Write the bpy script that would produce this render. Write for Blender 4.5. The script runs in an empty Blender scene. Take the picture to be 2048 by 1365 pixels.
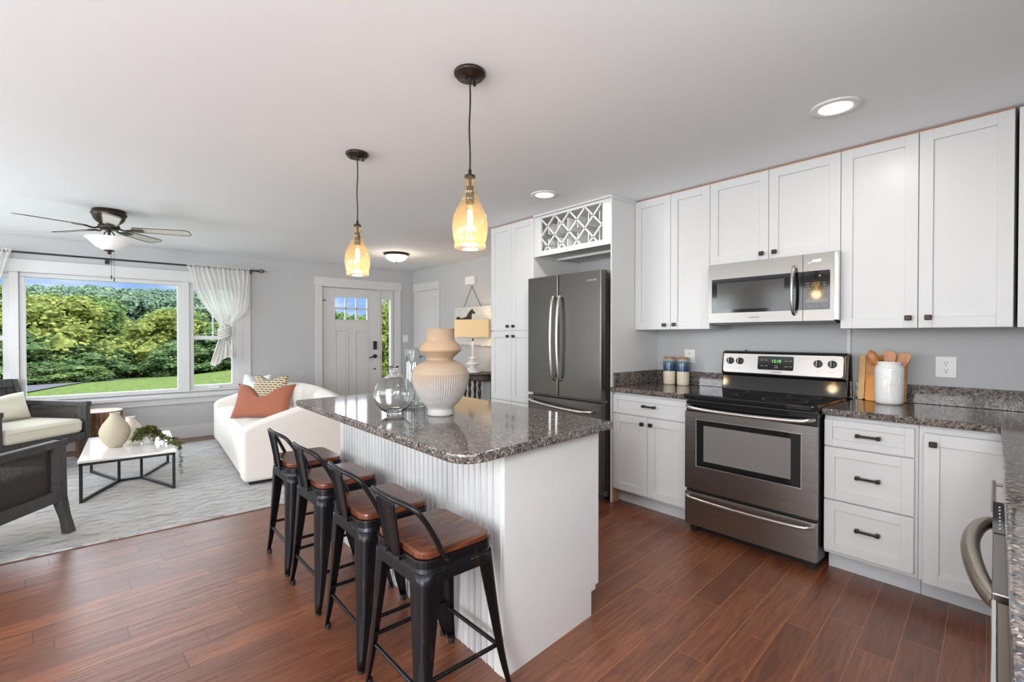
import bpy, bmesh, math, random
from math import sin, cos, pi, radians, sqrt, atan2
from mathutils import Vector, Matrix, noise
random.seed(7)
sc = bpy.context.scene
COL = sc.collection

# ------------------------------------------------------------------ camera
YAW, PITCH, FPX, CAMZ = radians(40.595), radians(0.581), 958.3, 1.2414
fw = Vector((sin(YAW)*cos(PITCH), cos(YAW)*cos(PITCH), -sin(PITCH)))
rt = Vector((cos(YAW), -sin(YAW), 0)); up = rt.cross(fw)
cam = bpy.data.cameras.new('camera'); cam_o = bpy.data.objects.new('camera', cam); COL.objects.link(cam_o)
cam_o.matrix_world = Matrix(((rt.x, up.x, -fw.x, 0), (rt.y, up.y, -fw.y, 0), (rt.z, up.z, -fw.z, CAMZ), (0, 0, 0, 1)))
cam.sensor_width = 36; cam.lens = 36*FPX/2048; cam.clip_start = 0.02; cam.clip_end = 2000
sc.camera = cam_o
# ------------------------------------------------------------------ colour management
sc.view_settings.view_transform = 'Standard'; sc.view_settings.look = 'None'
sc.view_settings.exposure = 0.15; sc.view_settings.gamma = 1.0; sc.view_settings.use_curve_mapping = False
sc.cycles.use_denoising = True
sc.cycles.max_bounces = 10; sc.cycles.diffuse_bounces = 5; sc.cycles.glossy_bounces = 5
sc.cycles.transmission_bounces = 8; sc.cycles.transparent_max_bounces = 16
sc.cycles.caustics_reflective = False; sc.cycles.caustics_refractive = False
sc.cycles.sample_clamp_indirect = 6.0
# ------------------------------------------------------------------ world: blue band near the horizon, bright cloud above
W = bpy.data.worlds.new('sky'); sc.world = W; W.use_nodes = True
nt = W.node_tree; nt.nodes.clear()
def wn(t, **k):
    n = nt.nodes.new(t)
    for a, b in k.items(): setattr(n, a, b)
    return n
wo = wn('ShaderNodeOutputWorld'); bg = wn('ShaderNodeBackground'); tc = wn('ShaderNodeTexCoord'); sp = wn('ShaderNodeSeparateXYZ')
nt.links.new(tc.outputs['Generated'], sp.inputs[0])
mr = wn('ShaderNodeMapRange'); mr.inputs[1].default_value = .095; mr.inputs[2].default_value = .125
nt.links.new(sp.outputs[2], mr.inputs[0])
nz = wn('ShaderNodeTexNoise'); nz.inputs['Scale'].default_value = 9; nz.inputs['Detail'].default_value = 5
mp = wn('ShaderNodeMapping'); mp.inputs['Scale'].default_value = (1, 1, 4)
nt.links.new(tc.outputs['Generated'], mp.inputs[0]); nt.links.new(mp.outputs[0], nz.inputs['Vector'])
cr = wn('ShaderNodeValToRGB'); cr.color_ramp.elements[0].position = .45; cr.color_ramp.elements[1].position = .7
cr.color_ramp.elements[0].color = (.30, .50, .90, 1); cr.color_ramp.elements[1].color = (.85, .90, .97, 1)
nt.links.new(nz.outputs[0], cr.inputs[0])
mx = wn('ShaderNodeMix', data_type='RGBA'); mx.inputs[7].default_value = (4.2, 4.5, 5.0, 1)
nt.links.new(mr.outputs[0], mx.inputs[0]); nt.links.new(cr.outputs[0], mx.inputs[6])
nt.links.new(mx.outputs[2], bg.inputs[0]); nt.links.new(bg.outputs[0], wo.inputs[0])
# ------------------------------------------------------------------ sun, added fill lights, one of them for an assumed side window
def lamp(name, kind, loc, power, color=(1, 1, 1), direction=None, size=None, size_y=None, portal=False):
    l = bpy.data.lights.new(name, kind); l.energy = power; l.color = color
    if kind == 'AREA':
        l.shape = 'RECTANGLE'; l.size = size; l.size_y = size_y or size
        if portal: l.cycles.is_portal = True
    elif kind == 'POINT': l.shadow_soft_size = size or .03
    elif kind == 'SUN': l.angle = size or .01
    o = bpy.data.objects.new(name, l); COL.objects.link(o); o.location = loc
    if direction is not None: o.rotation_euler = Vector(direction).to_track_quat('-Z', 'Y').to_euler()
    return o
lamp('sun', 'SUN', (0, 0, 20), 2.4, (1, .95, .84), (-.35, .75, -.75), .02)
lamp('assumed_left_window_fill', 'AREA', (-3.12, 2.3, 1.25), 78, (.93, .97, 1), (1, 0, -.22), 2.6, 1.7)  # added area light for an assumed left-wall window; the wall there is solid
lamp('sink_side_fill', 'AREA', (.45, -.42, 1.48), 42, (.95, .98, 1), (.05, 1, -.5), 1.7, .9)  # added fill light for the island end; the wall has no opening here
lamp('back_wall_fill', 'AREA', (-1.7, -.42, 1.30), 215, (.94, .975, 1), (.3, 1, -.08), 1.8, 1.7)  # added fill light for the room; the back wall is solid
lamp('far_left_fill', 'AREA', (-3.12, 5.2, 1.25), 80, (.90, .96, 1), (1, 0, -.05), 1.8, 1.5)  # added fill light for the living room; no window is built in this wall
lamp('ceiling_fill', 'AREA', (-2.0, .5, 1.45), 7, (.97, .98, 1), (.35, .15, 1), .5)  # added upward fill for the ceiling; no lamp stands here
lamp('ceiling_fill', 'AREA', (-2.3, 4.1, 1.5), 4, (.97, .98, 1), (.3, 0, 1), .5)  # second added ceiling fill, over the living area, without a lamp body
lamp('portal_front_window', 'AREA', (.05, 7.12, 1.22), 1, direction=(0, -1, 0), size=2.66, size_y=1.4, portal=True)

# ------------------------------------------------------------------ node material helpers
def lin(r, g, b):
    return tuple(((c/255)/12.92 if c/255 <= .04045 else ((c/255+.055)/1.055)**2.4) for c in (r, g, b)) + (1,)
class Mat:
    def __init__(s, name, color=(.8, .8, .8, 1), rough=.5, metal=0.0, **kw):
        s.m = bpy.data.materials.new(name); s.m.use_nodes = True; s.t = s.m.node_tree
        s.b = s.t.nodes['Principled BSDF']; s.out = s.t.nodes['Material Output']
        s.set('Base Color', color); s.set('Roughness', rough); s.set('Metallic', metal)
        for k, v in kw.items(): s.set(k.replace('_', ' '), v)
    def set(s, k, v):
        if hasattr(v, 'is_output'): s.t.links.new(v, s.b.inputs[k])
        else: s.b.inputs[k].default_value = v
        return s
    def n(s, t, ins=None, **k):
        n = s.t.nodes.new(t)
        for a, b in k.items(): setattr(n, a, b)
        for a, b in (ins or {}).items():
            if hasattr(b, 'is_output'): s.t.links.new(b, n.inputs[a])
            else: n.inputs[a].default_value = b
        return n
    def coord(s, scale=(1, 1, 1), rot=(0, 0, 0), kind='Object'):
        tc = s.n('ShaderNodeTexCoord'); src = tc.outputs[kind] if kind != 'Position' else s.n('ShaderNodeNewGeometry').outputs['Position']
        return s.n('ShaderNodeMapping', {'Vector': src, 'Scale': scale, 'Rotation': rot}).outputs[0]
    def noise(s, vec, scale=5, detail=4, rough=.5, dist=0):
        return s.n('ShaderNodeTexNoise', {'Vector': vec, 'Scale': scale, 'Detail': detail, 'Roughness': rough, 'Distortion': dist}).outputs[0]
    def ramp(s, fac, stops, interp='LINEAR'):
        r = s.n('ShaderNodeValToRGB', {0: fac}); cr = r.color_ramp; cr.interpolation = interp
        while len(cr.elements) < len(stops): cr.elements.new(.5)
        for e, (p, c) in zip(cr.elements, stops): e.position = p; e.color = c if len(c) == 4 else tuple(c)+(1,)
        return r.outputs[0]
    def mix(s, fac, a, b, blend='MIX'):
        return s.n('ShaderNodeMix', {0: fac, 6: a, 7: b}, data_type='RGBA', blend_type=blend).outputs[2]
    def math(s, op, a, b=0.0):
        return s.n('ShaderNodeMath', {0: a, 1: b}, operation=op).outputs[0]
    def bump(s, h, strength=.2, dist=.01):
        s.set('Normal', s.n('ShaderNodeBump', {'Height': h, 'Strength': strength, 'Distance': dist}).outputs[0]); return s
    def see_through(s, fac, tint=(1, 1, 1, 1)):
        tr = s.n('ShaderNodeBsdfTransparent', {0: tint}); mxs = s.n('ShaderNodeMixShader', {0: fac})
        s.t.links.new(s.b.outputs[0], mxs.inputs[1]); s.t.links.new(tr.outputs[0], mxs.inputs[2])
        s.t.links.new(mxs.outputs[0], s.out.inputs[0]); return s

def paint(name, col, rough=.6, bump=.05, sc_=220):
    m = Mat(name, col, rough); v = m.coord(kind='Position')
    m.bump(m.noise(v, sc_, 2), bump, .002); return m.m
M = {}
M['wall'] = paint('wall_paint', lin(187, 188, 189), .75)
M['ceiling'] = paint('ceiling_paint', lin(240, 244, 247), .85, .12, 120)
M['trim'] = paint('trim_paint', lin(208, 208, 208), .4, .02)
M['cab'] = paint('white_cabinet_paint', lin(213, 213, 213), .33, .02)
M['cabside'] = paint('white_cabinet_side', lin(218, 218, 217), .45, .02)
M['toekick'] = paint('toe_kick_paint', lin(205, 207, 210), .5, .02)
M['black'] = Mat('black_plastic', (.012, .012, .013, 1), .35).m
M['gap'] = Mat('dark_gap', (.03, .022, .018, 1), .8).m
M['blackgloss'] = Mat('black_gloss', (.008, .008, .009, 1), .06).m
M['bronze'] = Mat('dark_bronze', (.045, .032, .025, 1), .38, .7).m
M['white'] = Mat('white_plastic', lin(232, 232, 230), .35).m
M['chrome'] = Mat('chrome', (.75, .75, .75, 1), .12, 1).m

def steel(name, col, rough=.3, axis='y', dark=.8):
    m = Mat(name, col, rough, 1.0)
    s = {'y': (60, 1.2, 900), 'z': (60, 900, 1.2), 'x': (1.2, 60, 900)}[axis]
    v = m.coord(s); n = m.noise(v, 1.0, 3)
    m.set('Base Color', m.mix(n, tuple(c*dark for c in col[:3])+(1,), col))
    m.set('Roughness', m.n('ShaderNodeMapRange', {0: n, 3: rough-.06, 4: rough+.10}).outputs[0])
    m.bump(n, .05, .0006); return m.m
M['steel'] = steel('brushed_steel', (.29, .275, .262, 1), .30)
M['steelfridge'] = steel('fridge_steel', (.155, .143, .13, 1), .32)
M['steelrange'] = steel('range_steel', (.37, .352, .335, 1), .27)
M['steelbar'] = steel('handle_steel', (.72, .70, .68, 1), .24, 'y')
M['bronzebar'] = steel('warm_handle_steel', (.44, .38, .32, 1), .30, 'x')
M['steeldark'] = steel('dark_warm_steel', (.30, .25, .21, 1), .3, 'x')

def granite():
    m = Mat('speckled_granite', rough=.08); v = m.coord(kind='Position')
    vor = m.n('ShaderNodeTexVoronoi', {'Vector': v, 'Scale': 170, 'Randomness': 1.0}); 
    sepc = m.n('ShaderNodeSeparateColor', {0: vor.outputs['Color']})
    grains = m.ramp(sepc.outputs[0], [(0, lin(28, 27, 30)), (.22, lin(60, 58, 60)), (.42, lin(112, 104, 98)), (.62, lin(146, 130, 118)), (.80, lin(120, 118, 122)), (.93, lin(205, 192, 180))], 'CONSTANT')
    big = m.n('ShaderNodeTexVoronoi', {'Vector': m.n('ShaderNodeVectorMath', {0: v, 1: m.n('ShaderNodeVectorMath', {0: m.n('ShaderNodeTexNoise', {'Vector': v, 'Scale': 60}).outputs['Color'], 1: (.012, .012, .012)}, operation='MULTIPLY').outputs[0]}, operation='ADD').outputs[0], 'Scale': 75})
    sb = m.n('ShaderNodeSeparateColor', {0: big.outputs['Color']})
    patch = m.ramp(sb.outputs[1], [(0, lin(35, 34, 38)), (.3, lin(94, 86, 80)), (.6, lin(124, 108, 96)), (.85, lin(84, 84, 90))], 'CONSTANT')
    m.set('Base Color', m.mix(.5, grains, patch))
    m.b.inputs['Specular IOR Level'].default_value = .6
    return m.m
M['granite'] = granite()

def wood_floor():
    m = Mat('reddish_plank_floor', rough=.3)
    v = m.coord(kind='Position', rot=(0, 0, -radians(4.5)))
    xyz = m.n('ShaderNodeSeparateXYZ', {0: v}); row = m.math('FLOOR', m.math('DIVIDE', xyz.outputs[1], .124))
    jit = m.math('FRACT', m.math('MULTIPLY', m.math('SINE', m.math('MULTIPLY', row, 12.9898)), 437.585))
    vb = m.n('ShaderNodeCombineXYZ', {0: m.math('ADD', xyz.outputs[0], m.math('MULTIPLY', jit, 5.0)), 1: xyz.outputs[1], 2: 0.0}).outputs[0]
    br = m.n('ShaderNodeTexBrick', {'Vector': vb, 'Scale': 1.0, 'Mortar Size': .0019, 'Mortar Smooth': .2, 'Brick Width': .93, 'Row Height': .124, 'Color1': (0, 0, 0, 1), 'Color2': (1, 1, 1, 1), 'Mortar': (.5, .5, .5, 1), 'Bias': 0.0}, offset=0.0, offset_frequency=2, squash=.72, squash_frequency=3)
    tone = br.outputs['Color']; mort = br.outputs['Fac']
    off = m.n('ShaderNodeVectorMath', {0: tone, 1: (7, 3, 5)}, operation='MULTIPLY').outputs[0]
    v2 = m.n('ShaderNodeVectorMath', {0: m.n('ShaderNodeMapping', {'Vector': v, 'Scale': (1.6, 11, 1)}).outputs[0], 1: off}, operation='ADD').outputs[0]
    g1 = m.noise(v2, 2.0, 4, .55, 1.2); g2 = m.noise(m.n('ShaderNodeMapping', {'Vector': v2, 'Scale': (2, 9, 1)}).outputs[0], 3.0, 4, .6)
    rings = m.n('ShaderNodeTexWave', {'Vector': v2, 'Scale': .9, 'Distortion': 13.0, 'Detail': 3.0, 'Detail Scale': 1.6}, bands_direction='Y').outputs[1]
    base = m.ramp(g1, [(.3, lin(84, 43, 27)), (.5, lin(118, 64, 40)), (.72, lin(150, 88, 54))])
    c = m.mix(.35, base, m.ramp(g2, [(.35, lin(80, 44, 30)), (.65, lin(154, 96, 62))]))
    c = m.mix(m.math('MULTIPLY', m.ramp(rings, [(.72, (0, 0, 0)), (.92, (1, 1, 1))]), .42), c, lin(156, 94, 54))
    c = m.mix(m.math('MULTIPLY', tone, .48), c, lin(70, 34, 25))
    wear = m.n('ShaderNodeMapRange', {0: m.math('ADD', m.n('ShaderNodeSeparateXYZ', {0: v}).outputs[0], m.math('MULTIPLY', m.noise(v, 3, 3), 1.6)), 1: 1.0, 2: 2.6}).outputs[0]
    seamtone = m.mix(wear, lin(44, 22, 16), lin(176, 110, 60))
    c = m.mix(m.math('MULTIPLY', mort, .75), c, seamtone)
    m.set('Base Color', c)
    scr = m.noise(m.n('ShaderNodeMapping', {'Vector': v, 'Scale': (1.2, 30, 1)}).outputs[0], 1.0, 2)
    h = m.math('SUBTRACT', m.math('ADD', m.math('MULTIPLY', scr, .8), m.math('MULTIPLY', g2, .25)), m.math('MULTIPLY', mort, 1.2))
    m.bump(h, .55, .004)
    m.set('Roughness', m.n('ShaderNodeMapRange', {0: g2, 3: .24, 4: .40}).outputs[0]); m.set('Specular IOR Level', 1.0)
    return m.m
M['floor'] = wood_floor()

def wood(name, c1, c2, c3, scale=(14, 1.5, 14), rough=.35, bump=.15):
    m = Mat(name, rough=rough); v = m.coord(scale)
    g = m.noise(v, 3, 5, .55, 1.5); w = m.n('ShaderNodeTexWave', {'Vector': v, 'Scale': .7, 'Distortion': 7, 'Detail': 3}, bands_direction='X').outputs[1]
    c = m.ramp(g, [(.3, c1), (.52, c2), (.75, c3)]); c = m.mix(.25, c, m.ramp(w, [(.2, c1), (.9, c3)]))
    m.set('Base Color', c); m.bump(g, bump, .002); return m.m
M['seatwood'] = wood('stained_seat_wood', lin(38, 20, 15), lin(84, 43, 28), lin(136, 78, 50), (1.6, 16, 10), .2)
M['bamboo'] = wood('bamboo_board', lin(180, 112, 48), lin(205, 136, 62), lin(222, 158, 84), (30, 30, 2), .3)
M['lightbamboo'] = wood('light_bamboo', lin(222, 170, 96), lin(232, 184, 112), lin(240, 196, 128), (30, 30, 2), .3)
M['spoonwood'] = wood('utensil_wood', lin(168, 100, 50), lin(196, 128, 70), lin(214, 150, 92), (20, 20, 3), .4)
M['darkwood'] = wood('dark_turned_wood', lin(30, 20, 16), lin(52, 34, 27), lin(74, 48, 38), (8, 8, 3), .3)
M['stump'] = wood('stump_wood', lin(58, 36, 24), lin(120, 78, 50), lin(160, 112, 76), (9, 9, 1.6), .5, .4)
M['stumptop'] = wood('stump_top_wood', lin(190, 160, 140), lin(214, 188, 170), lin(228, 208, 192), (5, 5, 5), .35, .1)
M['rawwood'] = Mat('raw_cabinet_wood', lin(186, 132, 104), .6).m
M['chairwood'] = wood('charcoal_chair_wood', lin(46, 45, 44), lin(62, 61, 60), lin(80, 78, 77), (9, 9, 9), .5)

def metal_black():
    m = Mat('worn_black_metal', (.02, .02, .022, 1), .33, .85); v = m.coord((1, 1, .12))
    n = m.noise(v, 34, 5, .7); mask = m.ramp(n, [(.60, (0, 0, 0)), (.68, (1, 1, 1))])
    m.set('Base Color', m.mix(m.math('MULTIPLY', mask, .45), (.028, .028, .032, 1), lin(120, 92, 48)))
    m.set('Roughness', m.n('ShaderNodeMapRange', {0: m.noise(m.coord(), 20, 3), 3: .26, 4: .42}).outputs[0])
    return m.m
M['stoolmetal'] = metal_black()
M['blackmetal'] = Mat('matte_black_metal', (.03, .033, .036, 1), .45, .5).m

def cloth(name, c1, c2, sc_=260, rough=.95, bump=.3, sheen=.2):
    m = Mat(name, rough=rough, Sheen_Weight=sheen); v = m.coord()
    n = m.noise(v, sc_, 3, .7); m.set('Base Color', m.mix(n, c1, c2)); m.bump(n, bump, .002); return m.m
M['sofa'] = cloth('offwhite_boucle', lin(222, 216, 208), lin(240, 235, 228), 300)
M['cushion'] = cloth('cream_linen', lin(214, 208, 190), lin(236, 231, 214), 240)
M['rust'] = cloth('rust_linen', lin(140, 82, 60), lin(172, 108, 82), 180)
M['bluewhite'] = cloth('pale_blue_white_cloth', lin(196, 206, 214), lin(232, 234, 232), 40)
def pattern_cloth():
    m = Mat('tan_greek_key_cloth', rough=.95); v = m.coord((1, 1, 1), (0, radians(45), 0))
    br = m.n('ShaderNodeTexBrick', {'Vector': m.n('ShaderNodeMapping', {'Vector': m.coord(), 'Rotation': (radians(90), 0, 0)}).outputs[0], 'Scale': 1, 'Mortar Size': .0045, 'Brick Width': .055, 'Row Height': .026, 'Color1': lin(128, 110, 80), 'Color2': lin(140, 120, 88), 'Mortar': lin(222, 212, 190)})
    m.set('Base Color', br.outputs[0]); return m.m
M['pattern'] = pattern_cloth()

def rug_mat():
    m = Mat('woven_rug', rough=.95); v = m.coord(kind='Position')
    dist = m.n('ShaderNodeVectorMath', {0: v, 1: m.n('ShaderNodeVectorMath', {0: m.n('ShaderNodeTexNoise', {'Vector': v, 'Scale': 4.0}).outputs['Color'], 1: (.05, .05, 0)}, operation='MULTIPLY').outputs[0]}, operation='ADD').outputs[0]
    x = m.n('ShaderNodeSeparateXYZ', {0: dist})
    zig = m.math('ABSOLUTE', m.math('SUBTRACT', m.math('FRACT', m.math('MULTIPLY', x.outputs[0], 5.5)), .5))
    yy = m.math('ADD', m.math('MULTIPLY', x.outputs[1], 10.0), m.math('MULTIPLY', zig, 1.2))
    lines = m.ramp(m.math('FRACT', yy), [(0, (1, 1, 1)), (.16, (1, 1, 1)), (.24, (0, 0, 0)), (1, (0, 0, 0))])
    # large diamonds
    ax = m.math('ABSOLUTE', m.math('SUBTRACT', m.math('FRACT', m.math('MULTIPLY', x.outputs[0], 1.25)), .5))
    ay = m.math('ABSOLUTE', m.math('SUBTRACT', m.math('FRACT', m.math('MULTIPLY', x.outputs[1], 1.25)), .5))
    dia = m.math('ABSOLUTE', m.math('SUBTRACT', m.math('ADD', ax, ay), .5))
    dl = m.ramp(dia, [(0, (1, 1, 1)), (.012, (1, 1, 1)), (.02, (0, 0, 0))])
    stripe = m.noise(m.n('ShaderNodeMapping', {'Vector': v, 'Scale': (1.2, 9, 1)}).outputs[0], 2.2, 5, .65)
    base = m.ramp(stripe, [(.28, lin(136, 132, 126)), (.42, lin(176, 174, 170)), (.58, lin(194, 194, 194)), (.72, lin(138, 142, 150))])
    fade = m.ramp(m.noise(m.n('ShaderNodeMapping', {'Vector': v, 'Scale': (1, 4, 1)}).outputs[0], 5, 4, .7), [(.44, (0, 0, 0)), (.60, (1, 1, 1))])
    tan = m.ramp(m.noise(v, 1.6, 3), [(.5, (0, 0, 0)), (.68, (1, 1, 1))])
    c = m.mix(m.math('MULTIPLY', tan, .30), base, lin(192, 168, 136))
    c = m.mix(m.math('MULTIPLY', m.math('MULTIPLY', lines, fade), .60), c, lin(96, 100, 112))
    c = m.mix(m.math('MULTIPLY', dl, .26), c, lin(110, 106, 112))
    m.set('Base Color', c); m.bump(m.noise(v, 350, 2), .3, .003); return m.m
M['rug'] = rug_mat()

M['marble'] = Mat('white_stone', lin(238, 234, 230), .12).m
def stoneware(name, a, b, rough=.75, scale=26):
    m = Mat(name, rough=rough); v = m.coord(); n = m.noise(v, scale, 5, .7)
    m.set('Base Color', m.mix(n, a, b)); m.bump(n, .2, .002); return m.m
M['creampot'] = stoneware('sand_textured_pottery', lin(178, 168, 146), lin(202, 192, 170), .85, 60)
def bigvase_mat():
    m = Mat('whitewashed_terracotta', rough=.8); v = m.coord(); z = m.n('ShaderNodeSeparateXYZ', {0: v}).outputs[2]
    n = m.noise(v, 14, 5, .65)
    zz = m.math('ADD', z, m.math('MULTIPLY', m.math('SUBTRACT', n, .5), .16))
    c = m.ramp(zz, [(.02, lin(184, 181, 178)), (.13, lin(170, 164, 158)), (.20, lin(166, 148, 130)), (.30, lin(174, 146, 118)), (.42, lin(160, 138, 116))])
    c = m.mix(m.ramp(m.noise(v, 5, 4), [(.55, (0, 0, 0)), (.75, (.5, .5, .5))]), c, lin(196, 186, 178))
    m.set('Base Color', c); m.bump(m.noise(v, 160, 3), .25, .002); return m.m
M['bigvase'] = bigvase_mat()
M['lampceramic'] = stoneware('white_plaster', lin(222, 220, 216), lin(236, 234, 230), .6)
def solid_glass():
    return Mat('clear_vase_glass', (.97, .99, .99, 1), 0.0, Transmission_Weight=1.0, IOR=1.45).m
M['vaseglass'] = solid_glass()
def thin_glass(name, tint=(1, 1, 1, 1), ior=1.5, extra=0.0, rough=0.0):
    m = bpy.data.materials.new(name); m.use_nodes = True; t = m.node_tree; t.nodes.clear()
    o = t.nodes.new('ShaderNodeOutputMaterial'); mxs = t.nodes.new('ShaderNodeMixShader'); tr = t.nodes.new('ShaderNodeBsdfTransparent'); gl = t.nodes.new('ShaderNodeBsdfGlossy'); lw = t.nodes.new('ShaderNodeLayerWeight'); fr = t.nodes.new('ShaderNodeMath'); fr.operation = 'POWER'; fr.inputs[1].default_value = 4.2; t.links.new(lw.outputs['Facing'], fr.inputs[0])
    lw.inputs[0].default_value = .5; tr.inputs[0].default_value = tint; gl.inputs['Roughness'].default_value = rough
    ad = t.nodes.new('ShaderNodeMath'); ad.operation = 'ADD'; ad.inputs[1].default_value = .035+extra; ad.use_clamp = True
    t.links.new(fr.outputs[0], ad.inputs[0]); t.links.new(ad.outputs[0], mxs.inputs[0])
    t.links.new(tr.outputs[0], mxs.inputs[1]); t.links.new(gl.outputs[0], mxs.inputs[2]); t.links.new(mxs.outputs[0], o.inputs[0]); return m
M['pane'] = thin_glass('window_glass', (.97, .98, .97, 1), 1.3, -.035)
M['clear'] = thin_glass('clear_glass', (.90, .93, .93, 1), 1.5, .09)
def amber():
    m = thin_glass('amber_glass', (1, .88, .66, 1), 1.5, .05); t = m.node_tree
    o = t.nodes['Material Output']; base = o.inputs[0].links[0].from_socket; tl = t.nodes.new('ShaderNodeBsdfTranslucent'); df = t.nodes.new('ShaderNodeBsdfDiffuse'); a = t.nodes.new('ShaderNodeMixShader'); b = t.nodes.new('ShaderNodeMixShader')
    tl.inputs[0].default_value = (.95, .66, .28, 1); df.inputs[0].default_value = (.95, .72, .40, 1); a.inputs[0].default_value = .4; b.inputs[0].default_value = .12
    t.links.new(tl.outputs[0], a.inputs[1]); t.links.new(df.outputs[0], a.inputs[2]); t.links.new(base, b.inputs[1]); t.links.new(a.outputs[0], b.inputs[2]); t.links.new(b.outputs[0], o.inputs[0]); return m
M['amber'] = amber()
def emis(name, col, s):
    m = Mat(name, col, .5); m.set('Emission Color', col); m.set('Emission Strength', s); return m.m
M['bulb'] = emis('glowing_bulb', (1, .66, .28, 1), 14)
M['can'] = emis('lit_led_disc', (1, .97, .92, 1), 8)
M['flushglass'] = emis('lit_alabaster', (1, .83, .62, 1), 1.0)
M['bowl'] = Mat('frosted_bowl_glass', lin(240, 240, 238), .3, Emission_Color=(1, 1, 1, 1), Emission_Strength=.12).m
M['shade'] = Mat('lit_linen_shade', lin(226, 200, 160), .9, Emission_Color=lin(226, 178, 112), Emission_Strength=.30).m
M['digits'] = emis('green_digits', (.15, .8, .12, 1), 1.2)
M['whiteprint'] = Mat('white_print', (.75, .75, .75, 1), .6).m
M['greyprint'] = Mat('grey_print', (.10, .09, .085, 1), .6).m
def sheer():
    m = Mat('sheer_white_cloth', lin(244, 243, 240), .9); 
    tl = m.n('ShaderNodeBsdfTranslucent', {0: lin(240, 239, 236)}); mx1 = m.n('ShaderNodeMixShader', {0: .5}); tr = m.n('ShaderNodeBsdfTransparent'); mx2 = m.n('ShaderNodeMixShader', {0: .24})
    m.t.links.new(m.b.outputs[0], mx1.inputs[1]); m.t.links.new(tl.outputs[0], mx1.inputs[2]); m.t.links.new(mx1.outputs[0], mx2.inputs[1]); m.t.links.new(tr.outputs[0], mx2.inputs[2]); m.t.links.new(mx2.outputs[0], m.out.inputs[0])
    return m.m
M['sheer'] = sheer()
def cane():
    m = Mat('dark_cane_webbing', lin(50, 46, 44), .6); v = m.coord((1, 1, 1))
    x = m.n('ShaderNodeSeparateXYZ', {0: v})
    a = m.math('FRACT', m.math('MULTIPLY', m.math('ADD', x.outputs[0], x.outputs[1]), 110.0)); b = m.math('FRACT', m.math('MULTIPLY', x.outputs[2], 110.0))
    hole = m.math('MULTIPLY', m.math('GREATER_THAN', a, .62), m.math('GREATER_THAN', b, .62))
    return m.see_through(hole).m
M['cane'] = cane()

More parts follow.
